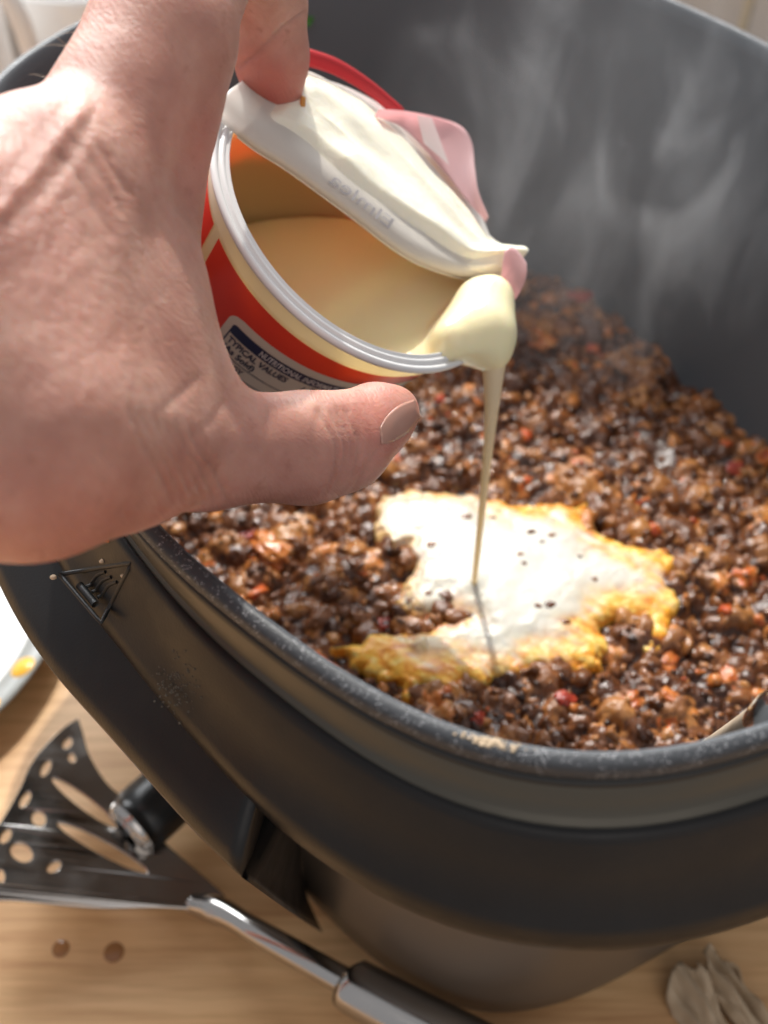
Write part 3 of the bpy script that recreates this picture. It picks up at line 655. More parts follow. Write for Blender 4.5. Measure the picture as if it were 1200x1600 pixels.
# ------------------------------------------------------------------ cup
CO = np.array([-.00408901, .25552976, .22057666]); CN = np.array([.5695975, -.1984007, .7976189])
SP = np.array([.75323359, -.26236431, -.60316178]); SD = np.cross(CN, SP)
def CL(u, v_, h): return CO+np.multiply.outer(u, SP)+np.multiply.outer(v_, SD)+np.multiply.outer(h, CN)
def cup_px(px, py, h=0.):
    d = ray(px, py); t = ((CO+CN*h-C)@CN)/(d@CN); X = C+d*t-CO; return np.array([X@SP, X@SD])
cup = empty('cream_pot', tuple(CO)); tag(cup, 'red and white plastic cream pot tilted in the hand with its film lid peeled back', 'pot')
def cup_lathe(name, prof, mt, n=160):
    th = np.linspace(0, 2*np.pi, n, endpoint=False); V = []
    for r_, z_ in prof: V.append(CL(r_*np.cos(th), r_*np.sin(th), np.full(n, z_)))
    return mesh(name, np.concatenate(V), [tuple(f) for f in flip(grid_faces(len(prof), n, False, True))], mt, cup)
def r_out(s_): return .0448-(s_-.0098)*.15
cup_lathe('wall', [(0, -.063), (.030, -.063), (.0340, -.066), (.0362, -.0655), (r_out(.062), -.062), (r_out(.0106), -.0106), (.0452, -.0100), (.0457, -.0092), (.0459, -.0080), (.0461, -.0036), (.0464, -.0022)], M['cup'])
cup_lathe('rim', [(.0462, -.0024), (.0480, -.0024), (.0488, -.0019), (.0490, -.0010), (.0487, -.0003), (.0480, 0), (.0474, -.0001), (.0471, -.0008), (.0466, -.0009), (.0463, 0), (.0455, .0002), (.0450, -.0005), (.0446, -.0005), (.0441, .0001), (.0437, -.0004), (.0435, -.0022)], M['rim'], 220)
cup_lathe('inner_wall', [(.0435, -.0020), (.0430, -.010), (.0350, -.060), (.0320, -.0615), (0, -.0615)], M['cup_inner'])
def lab(ang, s_, lift=0.):
    """point on the label cone: ang degrees round the cup, s_ metres below the rim"""
    a = np.radians(ang); r = r_out(s_)+lift; return CL(r*np.cos(a), r*np.sin(a), -np.asarray(s_)+lift*.15)
def patch(name, a0, a1, s0, s1, mt, lift, parent, tilt=0., na=60, ns=10):
    A, T = np.meshgrid(np.linspace(a0, a1, na), np.linspace(0, 1, ns), indexing='ij'); S_ = (s0+(s1-s0)*T)-tilt*(A-a0)
    return mesh(name, lab(A.ravel(), S_.ravel(), lift), flip(flip(grid_faces(na, ns))), mt, parent)
label = patch('label', 230.5, 374, .0112, .052, M['red'], .00015, cup, 0, 120, 24)
patch('red_band', 60, 225, .0112, .052, M['red'], .00015, cup, 0, 120, 24)
TL = .00006
def rpatch(name, a0, a1, s0, s1, rad, mt, lift, parent):
    rdeg = math.degrees(rad/.042); pts = []
    K = 10
    for (ca, cs, st) in ((a0+rdeg, s0+rad, 180), (a0+rdeg, s1-rad, 90)):
        for q in np.linspace(0, 90, K):
            t = math.radians(st-q) if st == 180 else math.radians(180-(q)) 
    # rows along s with a rounded left end
    rows = []; ns = 40; na = 60
    S_ = np.linspace(s0, s1, ns); 
    for s_ in S_:
        d = min(s_-s0, s1-s_); x0 = 0 if d >= rad else rdeg*(1-math.sqrt(max(0, 1-((rad-d)/rad)**2)))
        A = np.linspace(a0+x0, a1, na); rows.append(lab(A, s_-TL*(A-a0)*1.0, lift))
    return mesh(name, np.concatenate(rows), grid_faces(ns, na), mt, parent)
rpatch('nutrition_panel', 251.5, 352, .0218, .0515, .004, M['panel'], .0003, cup)
rpatch('panel_header', 254.6, 350, .0252, .0296, .0012, M['ink'], .00042, cup)
for s0 in (.0384, .0438, .0492): patch('panel_line', 254.6, 350, s0, s0+.0004, M['ink'], .00042, cup, TL, 60, 2)
patch('panel_line', 254.6, 255.2, .0285, .0500, M['ink'], .00042, cup, TL, 2, 8)
patch('panel_line', 290.5, 291.1, .0292, .0500, M['ink'], .00042, cup, TL, 2, 8)
def text_mesh(body, size, bold=0., xs_=1.0):
    cu = bpy.data.curves.new('t', 'FONT'); cu.body = body; cu.size = size; cu.offset = bold; cu.resolution_u = 3
    o = bpy.data.objects.new('t', cu); sc.collection.objects.link(o); dg = bpy.context.evaluated_depsgraph_get()
    me = bpy.data.meshes.new_from_object(o.evaluated_get(dg)); bpy.data.objects.remove(o)
    co = np.empty(len(me.vertices)*3); me.vertices.foreach_get('co', co); co = co.reshape(-1, 3); co[:, 0] *= xs_; return me, co
def label_text(body, a0, a1, s_base, size, mt, bold=.0):
    me, co = text_mesh(body, size, bold)
    ang = a0+(a1-a0)*co[:, 0]/co[:, 0].max(); s_ = s_base-co[:, 1]-TL*(ang-254.6)
    X = lab(ang, s_, .00055)-np.array(cup.location)
    me.vertices.foreach_set('co', X.ravel()); me.materials.clear(); me.materials.append(mt)
    o = bpy.data.objects.new('lettering', me); link(o, cup); o['label'] = 'lettering reading '+body; return o
label_text('NUTRITIONAL INFORMATION', 268.5, 305.5, .0286, .0038, M['label_light'], .00011)
label_text('TYPICAL VALUES', 256.2, 283.5, .0332, .0040, M['ink'], .00011)
label_text('(As Sold)', 256.0, 271.5, .0371, .0040, M['ink'], .00011)
label_text('ENERGY', 256.2, 269.5, .0424, .0040, M['ink'], .00011)
label_text('FAT', 256.2, 262.0, .0479, .0040, M['ink'], .00011)
label_text('Per 100ml', 293, 308, .0332, .0040, M['ink'], .00011)

# film lid: far half still sealed, near half folded back over it
Fpx = spline([(338, 158), (400, 213), (460, 252), (550, 318), (640, 386), (700, 414), (750, 428), (792, 437)], 10)
Bpx = spline([(420, 88), (485, 97), (560, 135), (625, 180), (700, 265), (760, 342), (795, 378), (815, 402)], 10)
FU = np.array([cup_px(a, b, .004) for a, b in Fpx]); BU = np.array([cup_px(a, b, .004) for a, b in Bpx])
NS, NT = len(FU), 60
TT = np.linspace(0, 1, NT)
UVp = FU[:, None]*(1-TT[None, :, None])+BU[:, None]*TT[None, :, None]
SS = np.linspace(0, 1, NS)[:, None]
def flap_h(S_, T_):
    fold = .0040*np.sqrt(np.clip(1-(1-np.clip(T_/.14, 0, 1))**2, 0, 1))
    hgt = .0002+fold*(1-.45*T_)-.0016*np.clip((T_-.75)/.25, 0, 1)
    hgt = hgt+.0022*np.exp(-((T_-.33)/.12)**2)*np.clip(S_*1.6-.3, 0, 1)+.0012*np.sin(T_*9+S_*4)*T_*(1-T_)*2
    hgt = hgt+.0034*np.exp(-((S_-.93)/.09)**2)*np.sin(np.clip(T_, 0, 1)*np.pi)
    return hgt
Hh = flap_h(SS, TT[None]); UVf = UVp.reshape(-1, 2)
wob = .0004*fbm(UVf, 90, 2, 61).reshape(NS, NT)*np.clip(TT[None]*6, 0, 1)
V = CL(UVp[..., 0].ravel(), UVp[..., 1].ravel(), (Hh+wob).ravel())
lidf = mesh('lid_flap', V, grid_faces(NS, NT), M['film'], cup); solid(lidf, .00025)
# sealed half under the flap
V = []
NA2 = 90
for a_ in np.linspace(math.radians(-6), math.radians(196), NA2):
    rim_pt = np.array([math.cos(a_), math.sin(a_)])
    # chord point with same u
    u_ = rim_pt[0]*.0480; vch = np.interp(u_, FU[:, 0], FU[:, 1]); 
    for t in np.linspace(0, 1, 12):
        p = rim_pt*.0480*(1-t)+np.array([u_, vch+.0015])*t; V.append((p[0], p[1], .0004))
V = np.array(V); X = CL(V[:, 0], V[:, 1], V[:, 2]); mesh('sealed_lid', X, grid_faces(NA2, 12), M['film'], cup)
# red printed edge of the lid curling up behind the finger
rp = spline([(430, 62), (480, 74), (530, 92), (580, 125), (628, 166)], 8); ri = spline([(440, 92), (484, 97), (530, 112), (580, 142), (632, 186)], 8)
V = []
for (a, b), (c_, d_) in zip(rp, ri):
    o_ = cup_px(a, b, .004); i_ = cup_px(c_, d_, .004)
    for t in np.linspace(0, 1, 8): p = i_*(1-t)+o_*t; V.append(CL(p[0], p[1], .0022+.0024*math.sin(t*2.4)))
solid(mesh('lid_red_edge', V, grid_faces(len(rp), 8), M['film_red'], cup), .0002)
# pull tab
tab_out = spline([(592, 172), (640, 176), (690, 186), (722, 200), (737, 225), (741, 262), (746, 300), (762, 340)], 8); tab_in = spline([(590, 178), (625, 190), (655, 215), (682, 245), (705, 272), (725, 298), (745, 322), (764, 344)], 8)
V = []
for (a, b), (c_, d_) in zip(tab_out, tab_in):
    o_ = cup_px(a, b, .006); i_ = cup_px(c_, d_, .004)
    for t in np.linspace(0, 1, 12): p = i_*(1-t)+o_*t; V.append(CL(p[0], p[1], .0028+.0035*t*t))
solid(mesh('pull_tab', V, grid_faces(len(tab_out), 12), M['film_pink'], cup), .0002)
V = []
for s_ in np.linspace(0, 1, 10):
    o_ = cup_px(632+80*s_*.9, 180+8*s_, .006); 
    a, b = cup_px(650+s_*24, 180+s_*5, .006), cup_px(664+s_*40, 222+s_*35, .005)
    for t in np.linspace(0, 1, 6): p = a*(1-t)+b*t; V.append(CL(p[0], p[1], .0063-.0018*t))
mesh('tab_print', V, grid_faces(10, 6), M['film'], cup)
M['bead'] = M['film_pink']
# lid corner hanging over the spout
V = []
cl_ = spline([(788, 392), (800, 386), (812, 396), (823, 411)], 6); cr_ = spline([(780, 452), (786, 468), (795, 476), (806, 466)], 6)
for k_, ((a, b), (c_, d_)) in enumerate(zip(cl_, cr_)):
    for t in np.linspace(0, 1, 14):
        x_ = a*(1-t)+c_*t+7*math.sin(t*math.pi)*(k_/len(cl_)); y_ = b*(1-t)+d_*t
        V.append(PX(x_, y_, .2985+.004*t*t-.0012*math.sin(t*3)+.0022*math.sin(k_/len(cl_)*2.6)))
solid(mesh('lid_corner', V, grid_faces(len(cl_), 14), M['film_pink'], cup), .0002)
# faint mirrored print showing through the fold
me, co = text_mesh('Elmlea', .0085, .0, 1.15)
co[:, 0] = co[:, 0].max()-co[:, 0]
sA = np.interp(510, Fpx[:, 0], np.linspace(0, 1, NS)); wd = co[:, 0].max(); 
s_ = sA+co[:, 0]/wd*(np.interp(606, Fpx[:, 0], np.linspace(0, 1, NS))-sA); t_ = .035+co[:, 1]/.0085*.11
uu = np.interp(s_, SS[:, 0], FU[:, 0])*(1-t_)+np.interp(s_, SS[:, 0], BU[:, 0])*t_; vv = np.interp(s_, SS[:, 0], FU[:, 1])*(1-t_)+np.interp(s_, SS[:, 0], BU[:, 1])*t_
X = CL(uu, vv, flap_h(s_, t_)+.0008)-np.array(cup.location); me.vertices.foreach_set('co', X.ravel()); me.materials.clear(); me.materials.append(M['faint_ink'])
o = bpy.data.objects.new('faint_print', me); link(o, cup)

# ------------------------------------------------------------------ cream: pool in cup, lip, smear on flap, stream
crm = empty('pouring_cream', tuple(CO+.045*SP)); tag(crm, 'thick white cream pouring over the lip of the pot in a thin stream', 'cream')
ZL = (CO+.0488*SP)[2]+.003
B1 = PX(742, 508, .2935); B2 = PX(760, 524, .296); S1 = PX(772, 548, .2955)
STX = PZ(740, 920, CPZ)
ytop = PX(771, 556, .2950)
def cream_f(P):
    q = P-CO; h = q@CN; rad = np.sqrt(np.maximum((q*q).sum(-1)-h*h, 0))
    rin = .0432+(h+.0028)*.17
    c_ = np.maximum(rad-rin, np.maximum(P[:, 2]-ZL, h-.0008))
    c_ = np.maximum(c_, -(h+.061))
    B1 = PX(742, 518, .294); d = smin(c_, cone(P, B1, B2, .0066, .0054), .009)
    d = smin(d, cone(P, PX(705, 526, .287), B1, .0036, .0070), .012)
    d = smin(d, cone(P, PX(742, 462, .300), PX(768, 464, .301), .0034, .0038), .010)
    d = smin(d, cone(P, PX(768, 462, .300), B2, .0042, .0052), .008)
    d = smin(d, cone(P, B2, ytop, .0050, .0034), .006)
    return d
V, Q = isosurface(cream_f, CO+[-.075, -.066, -.08], CO+[.075, .066, .035], .001)
V = smooth_mesh(V, Q, 3)
mesh('cream_in_pot', V, Q, M['cream'], crm)
tz = np.linspace(0, 1, 60); p0 = ytop; p1 = np.array([STX[0], STX[1], CPZ-.001])
path = []
for t in tz:
    z = p0[2]+(p1[2]-p0[2])*t; k = 1-math.exp(-t*9)
    path.append([p0[0]+(p1[0]-p0[0])*k, p0[1]+(p1[1]-p0[1])*k, z])
rad = .00100+.0025*np.exp(-tz*7.5)+.0005*(1-tz)+.0010*np.exp(-((1-tz)/.02)**2)
V, Fq = tube(path, rad, 20); mesh('cream_stream', V, Fq, M['cream_stream'], crm)
# cream smeared on the flap
NSc, NTc = 260, 140
S2 = np.linspace(.10, .985, NSc)[:, None]; T2 = np.linspace(.0, 1.0, NTc)[None]
FUi = lambda s: np.stack([np.interp(s, SS[:, 0], FU[:, k]) for k in (0, 1)], -1); BUi = lambda s: np.stack([np.interp(s, SS[:, 0], BU[:, k]) for k in (0, 1)], -1)
UV2 = FUi(S2[:, 0])[:, None]*(1-T2[..., None])+BUi(S2[:, 0])[:, None]*T2[..., None]; U2 = UV2.reshape(-1, 2)
msk = sst((T2-.17-.03*np.sin(S2*11)-.02*np.sin(S2*23+1))/.12)*sst((.97-T2-.03*np.sin(S2*17))/.08)*sst((S2-.12)/.05)*np.ones((NSc, NTc))
low = sst((S2-.72)/.18)  # thick near the spout
msk = np.maximum(msk, low*sst((T2-.02)/.12)*sst((.90-T2)/.2))
STc = np.stack([S2*np.ones_like(T2)*9, T2*np.ones_like(S2)*3.2+S2*1.5], -1).reshape(-1, 2)
nb_ = fbm(STc, .8, 2, 71).reshape(NSc, NTc); nr = 1-np.abs(fbm(STc*np.array([.6, 1.5]), .9, 2, 73)).reshape(NSc, NTc)*2.4
thk = msk*(.0013+.0015*nb_+.0006*nr)+low*msk*.0034*np.sin(np.clip(T2*1.1, 0, 1)*np.pi)-(.0006*(1-msk))
edgef = np.minimum(np.minimum(sst((S2-.1)/.03), sst((.985-S2)/.02)), np.minimum(sst(T2/.03), sst((1-T2)/.03)))
thk = np.where(edgef < 1, thk*edgef-.0006*(1-edgef), thk)
V = CL(U2[:, 0], U2[:, 1], (flap_h(S2, T2)+thk).ravel()+.0001); mesh('cream_on_lid', V, grid_faces(NSc, NTc), M['cream_white'], crm)

# ------------------------------------------------------------------ hand
def HP(px, py, d, r): return PX(px, py, d), r*d/RES
J = dict(
 mcp=HP(70, 300, .188, 136), heel=HP(40, 680, .172, 162), back=HP(-170, 470, .168, 235), web=HP(182, 440, .205, 118),
 idx1=HP(120, 290, .195, 116), idx2=HP(250, 60, .208, 106), pip=HP(318, -105, .222, 98), mid=HP(405, -85, .250, 68), dip=HP(423, 5, .268, 57),
 tip0=HP(424, 90, .279, 55), tip1=HP(427, 138, .286, 47), f1=HP(262, 70, .212, 102), f2=HP(240, 165, .213, 96), f3=HP(205, 420, .214, 100), thm=HP(170, 688, .190, 134), thk=HP(320, 700, .212, 91), thi=HP(480, 700, .230, 84), thi2=HP(535, 690, .236, 74),
 tht=HP(590, 655, .243, 56), tht2=HP(616, 643, .246, 40), wr=HP(-330, 625, .165, 250))
def jc(a, b): return (J[a][0], J[b][0], J[a][1], J[b][1])
def jt(a, b, c_): return (J[a][0], J[b][0], J[c_][0], J[a][1], J[b][1], J[c_][1])
fist = []   # three fingers closed round the far side of the pot, hidden from the front
cb = lambda ang, s_, lift: lab(ang, s_, lift)
for k_, (s_, r_) in enumerate(((.034, .0085), (.049, .0082), (.062, .0072))):
    st = J['back'][0]*.35+J['mcp'][0]*.65+np.array([-.01, .012+.014*k_, -.012-.012*k_])
    pth = [st]+[cb(a_, s_, r_*1.15+.001) for a_ in (198, 172, 150, 125, 104)]
    fist.append((pth, [.0105, .0095, r_, r_, r_*.95, r_*.85]))
arm_end = np.array([-.40, -.03, .13])
def hand_f(P):
    d = tri(P, *jt('heel', 'back', 'mcp')); d = smin(d, tri(P, *jt('heel', 'mcp', 'web')), .006)
    d = smin(d, tri(P, *jt('heel', 'thm', 'web')), .006); d = smin(d, tri(P, *jt('thm', 'thk', 'web'),)+.0, .008)
    d = smin(d, cone(P, *jc('idx1', 'idx2')), .007); d = smin(d, cone(P, *jc('idx2', 'pip')), .004)
    d = smin(d, cone(P, *jc('thk', 'thi')), .005); d = smin(d, cone(P, *jc('thi', 'thi2')), .004); d = smin(d, cone(P, *jc('thi2', 'tht')), .004); d = smin(d, cone(P, *jc('tht', 'tht2')), .003)
    d = smin(d, tri(P, *jt('back', 'heel', 'wr')), .012)
    d = smin(d, cone(P, J['wr'][0], arm_end, J['wr'][1], .034), .01)
    d = smin(d, cone(P, *jc('f1', 'f2')), .004); d = smin(d, cone(P, *jc('f2', 'f3')), .005)
    f = smin(cone(P, *jc('pip', 'mid')), cone(P, *jc('mid', 'dip')), .004); f = smin(f, cone(P, *jc('dip', 'tip0')), .0015); f = smin(f, cone(P, *jc('tip0', 'tip1')), .004)
    d = smin(d, f, .0025)
    for pth, rd_ in fist:
        for i in range(len(pth)-1): d = smin(d, cone(P, pth[i], pth[i+1], rd_[i], rd_[i+1]), .0025)
    return d
V, Q = isosurface(hand_f, (-.44, -.08, .085), (.045, .33, .405), .00105)
V = smooth_mesh(V, Q, 4)
# real relief: creases and folds, laid out where the skin folds
N = vnormals(V, Q); pp, dz = proj(V); x, y = pp[:, 0], pp[:, 1]
face_cam = np.clip(-(N*(V-C)/np.linalg.norm(V-C, axis=1)[:, None]).sum(1)*3, 0, 1)
vis = face_cam*(dz > .1)*(dz < .3)
disp = np.zeros(len(V)); wr = np.full(len(V), .28)
def seg_d(x, y, pts):
    d = np.full(len(x), 1e9)
    for (a, b), (c_, e_) in zip(pts[:-1], pts[1:]):
        ex, ey = c_-a, e_-b; t = np.clip(((x-a)*ex+(y-b)*ey)/(ex*ex+ey*ey), 0, 1); d = np.minimum(d, np.hypot(x-a-t*ex, y-b-t*ey))
    return d
def crease(pts, wpx, depth):
    global disp
    k = spline(pts, 6) if len(pts) > 2 else np.array(pts, float)
    jit = 3*vnoise(np.stack([x, y], 1), .03, 5)
    d = seg_d(x+jit, y+jit, [tuple(p) for p in k]); disp += vis*depth*np.exp(-(d/wpx)**2)
# knuckle ridge and the folds beside it
crease([(0, 330), (50, 270), (95, 215), (128, 170)], 11, .0006)
crease([(15, 350), (66, 296), (110, 240), (140, 190)], 6, -.00025)
crease([(-10, 290), (40, 235), (80, 185), (118, 150)], 5, -.00015)
crease([(70, 330), (115, 270), (150, 215)], 7, .0003)
crease([(95, 245), (130, 290), (175, 370)], 5, -.0004)
crease([(125, 190), (160, 240), (200, 300)], 5, -.0004); crease([(110, 215), (150, 262), (190, 330)], 4, -.0004)
crease([(20, 300), (45, 350), (60, 420)], 7, -.0003)
# thumb base creases
for k_, dx in enumerate((0, 17, 36, 52, 70, 92)):
    crease([(205+dx, 640+6*k_), (225+dx, 690+3*k_), (250+dx*.96, 735), (268+dx*.93, 782)], 4.0, -.00060)
crease([(255, 640), (285, 612), (310, 590)], 6, -.0004); crease([(285, 700), (330, 655), (345, 630)], 5, -.0003)
# thumb joint creases
for dx in (0, 14, 26, 44):
    crease([(540-dx, 640), (560-dx*.8, 690), (552-dx*.7, 740), (530-dx*.5, 775)], 3.8, -.00065)
crease([(505, 632), (490, 680), (496, 730)], 4, -.00025); crease([(420, 640), (412, 700), (420, 760)], 5, -.0002)
crease([(598, 692), (580, 722), (560, 752), (538, 778)], 3.5, -.0004)
# fingertip crease (underside joint)
crease([(372, 100), (400, 85), (440, 48), (474, 18)], 4.5, -.0011); crease([(372, 108), (400, 60), (440, 20)], 5, -.0003)
# broad skin folds over the back of the hand
Xw = np.stack([(x*math.cos(.9)+y*math.sin(.9))/8.5, (-x*math.sin(.9)+y*math.cos(.9))/48], 1)
m_back = np.clip((330-x)/120, 0, 1)*np.clip((y-130)/60, 0, 1)
m_thin = np.clip((x-200)/100, 0, 1)
fold = fbm(Xw, .42, 3, 81)
disp += vis*m_back*fold*.00016
disp += vis*.00010*fbm(V, 190, 3, 83)
disp += vis*.0005*fbm(V, 45, 2, 85)
wr = np.clip(.22+.75*m_back*(1-np.clip((x-120)/200, 0, 1)*.5), 0, 1)*np.where(y > 600, .8, 1)
# nail bed on the thumb: flatten the upper right of the tip
V = V+N*disp[:, None]
hand = mesh('hand', V, Q, M['skin']); tag(hand, 'bare left hand gripping the tilted cream pot, thumb below and forefinger on the lid', 'hand')
me = hand.data
uvl = me.uv_layers.new(name='skin'); li = np.empty(len(me.loops), np.int32); me.loops.foreach_get('vertex_index', li)
uvv = (pp/100.)[li]; uvl.data.foreach_set('uv', uvv.astype(np.float32).ravel())
fl = .55*np.exp(-(np.hypot(x-425, y-150)/70)**2)*(dz > .25)+.35*np.exp(-(np.hypot(x-610, y-660)/60)**2)+.30*np.exp(-(np.hypot(x-330, y-230)/90)**2)+.15*np.clip((y-650)/150, 0, 1)
at = me.attributes.new('flush', 'FLOAT', 'POINT'); at.data.foreach_set('value', np.clip(fl, 0, .7).astype(np.float32))
at = me.attributes.new('wrinkle', 'FLOAT', 'POINT'); at.data.foreach_set('value', wr.astype(np.float32))
# thumbnail: a curved plate set on the far lower side of the tip
def hit(px, py, d0, d1, n=400):
    ds = np.linspace(d0, d1, n); P_ = C+ray(px, py)*ds[:, None]; f_ = hand_f(P_); i = np.argmax(f_ < 0); return ds[i] if (f_ < 0).any() else ds[np.argmin(f_)]
up = spline([(594, 668), (606, 648), (626, 632), (648, 624)], 5); dn = spline([(596, 694), (614, 690), (638, 675), (657, 651)], 5)
V = []
for k_, ((a, b), (c_, d_)) in enumerate(zip(up, dn)):
    for t in np.linspace(0, 1, 10):
        qx, qy = a*(1-t)+c_*t, b*(1-t)+d_*t
        dd = hit(qx, qy, .2, .27); V.append((qx, qy, dd))
V = np.array(V); D_ = V[:, 2].reshape(len(up), 10)
for _ in range(1): D_[1:-1, 1:-1] = (D_[:-2, 1:-1]+D_[2:, 1:-1]+D_[1:-1, :-2]+D_[1:-1, 2:])/4
X = [PX(a, b, d-.0001) for a, b, d in zip(V[:, 0], V[:, 1], D_.ravel())]
o = mesh('thumbnail', X, grid_faces(len(up), 10), M['nail'], hand); solid(o, .0002, 0)
# free edge of the forefinger nail
V = []
e0 = spline([(452, 188), (464, 187), (474, 176), (477, 152)], 5); e1 = spline([(449, 182), (460, 180), (468, 170), (471, 150)], 5)
for (a, b), (c_, d_) in zip(e0, e1):
    for t in np.linspace(0, 1, 5): V.append(PX(a*(1-t)+c_*t, b*(1-t)+d_*t, .2845-.001*t))
o = mesh('fingernail', V, grid_faces(len(e0), 5), M['nail_edge'], hand); solid(o, .0006, 0)
# fine hairs on the back of the hand
vi = np.where((vis > .35) & (x > 5) & (x < 150) & (y > 200) & (y < 720) & (m_back > .2))[0]
sel = rng.choice(vi, 42, replace=False); edge_i = np.where((x > 60) & (x < 140) & (y > 20) & (y < 150) & (face_cam < .4) & (dz < .22))[0]
HVv = []; HF = []
for i in list(sel)+list(rng.choice(edge_i, min(6, len(edge_i)), replace=False) if len(edge_i) else []):
    dirv = N[i]*.35-R*.55+U*(.55*rng.random()+.1)+rng.normal(0, .2, 3); dirv /= np.linalg.norm(dirv); L_ = .0022+.003*rng.random()
    pth = [V_ for V_ in (np.array(me.vertices[int(i)].co)+dirv*L_*t-U*L_*.35*t*t+N[i]*L_*.2*t for t in np.linspace(0, 1, 5))]
    tv, tf = tube(pth, [.00003, .00003, .000025, .00002, .00001], 3, False); b0 = sum(len(h_) for h_ in HVv); HVv.append(tv); HF += [tuple(int(q)+b0 for q in f_) for f_ in tf]
o = mesh('hairs', np.concatenate(HVv), HF, M['hair'], hand); o['kind'] = 'stuff'

# ------------------------------------------------------------------ small things
# spoon resting in the near right corner of the pan
spn = empty('serving_spoon', tuple(PZ(1180, 1130, .2))); tag(spn, 'pale spoon shaft with shiny curved end leaning inside the near right rim of the pan', 'spoon')
P_ = spline([PZ(1040, 1215, .13), PZ(1110, 1168, .165), PZ(1168, 1128, .19), PZ(1190, 1110, .20)], 8)
V, Fq = tube(P_, .0022, 16); mesh('spoon_shaft', V, Fq, M['wood_spoon'], spn)
P_ = spline([PZ(1170, 1140, .190), PZ(1184, 1122, .198), PZ(1205, 1106, .204), PZ(1240, 1085, .208), PZ(1290, 1060, .212)], 8)
V, Fq = tube(P_, np.interp(np.linspace(0, 1, len(P_)), [0, .15, .5, 1], [.0006, .0024, .0034, .003]), 18); mesh('spoon_end', V, Fq, M['steel'], spn)
# crumpled dry peel at the lower right
def peel(px, py, w_, h_, rot, seed, label):
    p = PZ(px, py, .006); n = 22; I = np.linspace(-1, 1, n); A, B = np.meshgrid(I, I, indexing='ij'); msk_ = 1
    xx = A*w_*(1-.35*B*B)*(1+.35*vnoise(np.stack([A*0, B*2.6], -1)+seed, 1, 3)); yy = B*h_*(1-.2*A*A)*(1+.3*vnoise(np.stack([A*2.6, B*0], -1)+seed, 1, 4)); zz = .006*(1-A*A)*(.5+.5*B)+.005*vnoise(np.stack([A, B], -1)*1.7, 1, seed)+.0035*np.abs(vnoise(np.stack([A*2.2, B*.8], -1)*2.1, 1, seed+5))+.002*np.sin(A*9+B*3+seed)+.004
    c_, s_ = math.cos(rot), math.sin(rot); V = np.stack([p[0]+xx*c_-yy*s_, p[1]+xx*s_+yy*c_, np.maximum(zz, .0006)], -1).reshape(-1, 3)
    o = mesh('garlic_peel', V, grid_faces(n, n), M['peel']); solid(o, .0004); tag(o, label, 'peel'); o['group'] = 'scraps of peel on the worktop'
peel(1100, 1585, .0095, .014, .3, 1, 'wide dull scrap of pale dry peel at the bottom edge, left of the narrow one')
peel(1160, 1572, .0075, .017, .5, 2, 'narrow lighter scrap of pale dry peel nearest the lower right corner')
# crumbs on the cooker
def crumb(name, px, py, r_, mt, label, flat=.6, cat='crumb', grp='food crumbs on the cooker flange'):
    p = on_flange(px, py, r_*.3); k = rng.random(3)*30; V = IV*(1+.3*vnoise(IV+k, 1.8, 1)[:, None])*np.array([1, .8, flat])*r_+p
    o = mesh(name, V, IF, mt); tag(o, label, cat, grp); 
    if mt in (M['mince'], M['veg']):
        at = o.data.attributes.new('tint', 'FLOAT', 'POINT'); at.data.foreach_set('value', np.full(len(V), .8, np.float32))
    return o
crumb('food_crumb', 40, 872, .0022, M['veg'], 'largest orange crumb on the flange, at the left edge under the hand')
crumb('food_crumb', 84, 903, .0009, M['peel'], 'pale crumb at the left corner of the triangle mark')
crumb('food_crumb', 194, 836, .0013, M['mince'], 'brown crumb at the metal ring just under the hand')
crumb('food_crumb', 168, 845, .0009, M['mince'], 'small brown crumb left of the ring under the hand')
crumb('food_crumb', 160, 878, .0007, M['peel'], 'tiny pale crumb on the upper side of the triangle mark')
crumb('food_crumb', 192, 900, .0006, M['peel'], 'tiny pale crumb on the right side of the triangle mark')
# dried smear beside the mark: many tiny flecks
sv = []; sf = []
for i in range(150):
    cx_ = 275+rng.normal(0, 17); cy_ = 1072+rng.normal(0, 24)
    if rng.random() < .12: cx_, cy_ = 1150+rng.normal(0, 22), 1375+rng.normal(0, 20)
    if cy_ > 1200: continue
    p = on_flange(cx_, cy_, .00002); r_ = .00012+.0002*rng.random(); b0 = len(sv)*len(IV); sv.append(IV*np.array([1, 1, .5])*r_+p); sf.append(IF+b0)
M['smear'] = mat('dried_smear', srgb(84, 78, 68), .7)
o = mesh('dried_smear', np.concatenate(sv), np.concatenate(sf), M['smear']); tag(o, 'faint patch of dried food flecks on the black flange below the triangle mark', 'stain', kind='stuff')
sv = []; sf = []
for i in range(110):
    cx_ = 765+rng.normal(0, 22); cy_ = 1150+(cx_-760)*.22+rng.uniform(2, 15); p = PZ(cx_, cy_, .2201); r_ = .00012+.00035*rng.random()**2; sf.append(IF+len(sv)*len(IV)); sv.append(IV*np.array([1.2, 1, .6])*r_+p)
o = mesh('dried_residue', np.concatenate(sv), np.concatenate(sf), M['peel']); tag(o, 'crusty patch of dried tan residue on the front rim of the pan', 'stain', kind='stuff')
# two slivers of peel over the ring edge
for (a, b, c_, d_, lb) in ((614, 1190, 632, 1230, 'longer pale sliver of dry skin on the metal ring edge'), (622, 1192, 634, 1216, 'shorter pale sliver of dry skin beside the longer one')):
    p0 = PZ(a, b, .2066); p1 = PZ(c_, d_, .2040); V, Fq = tube([p0+(p1-p0)*t+np.array([.0004*math.sin(t*3), 0, .0007*math.sin(t*3.1)]) for t in np.linspace(0, 1, 8)], [.0001, .0004, .0006, .0007, .00065, .0005, .0003, .0001], 8)
    o = mesh('peel_sliver', V, Fq, M['peel']); tag(o, lb, 'peel', 'slivers on the ring')
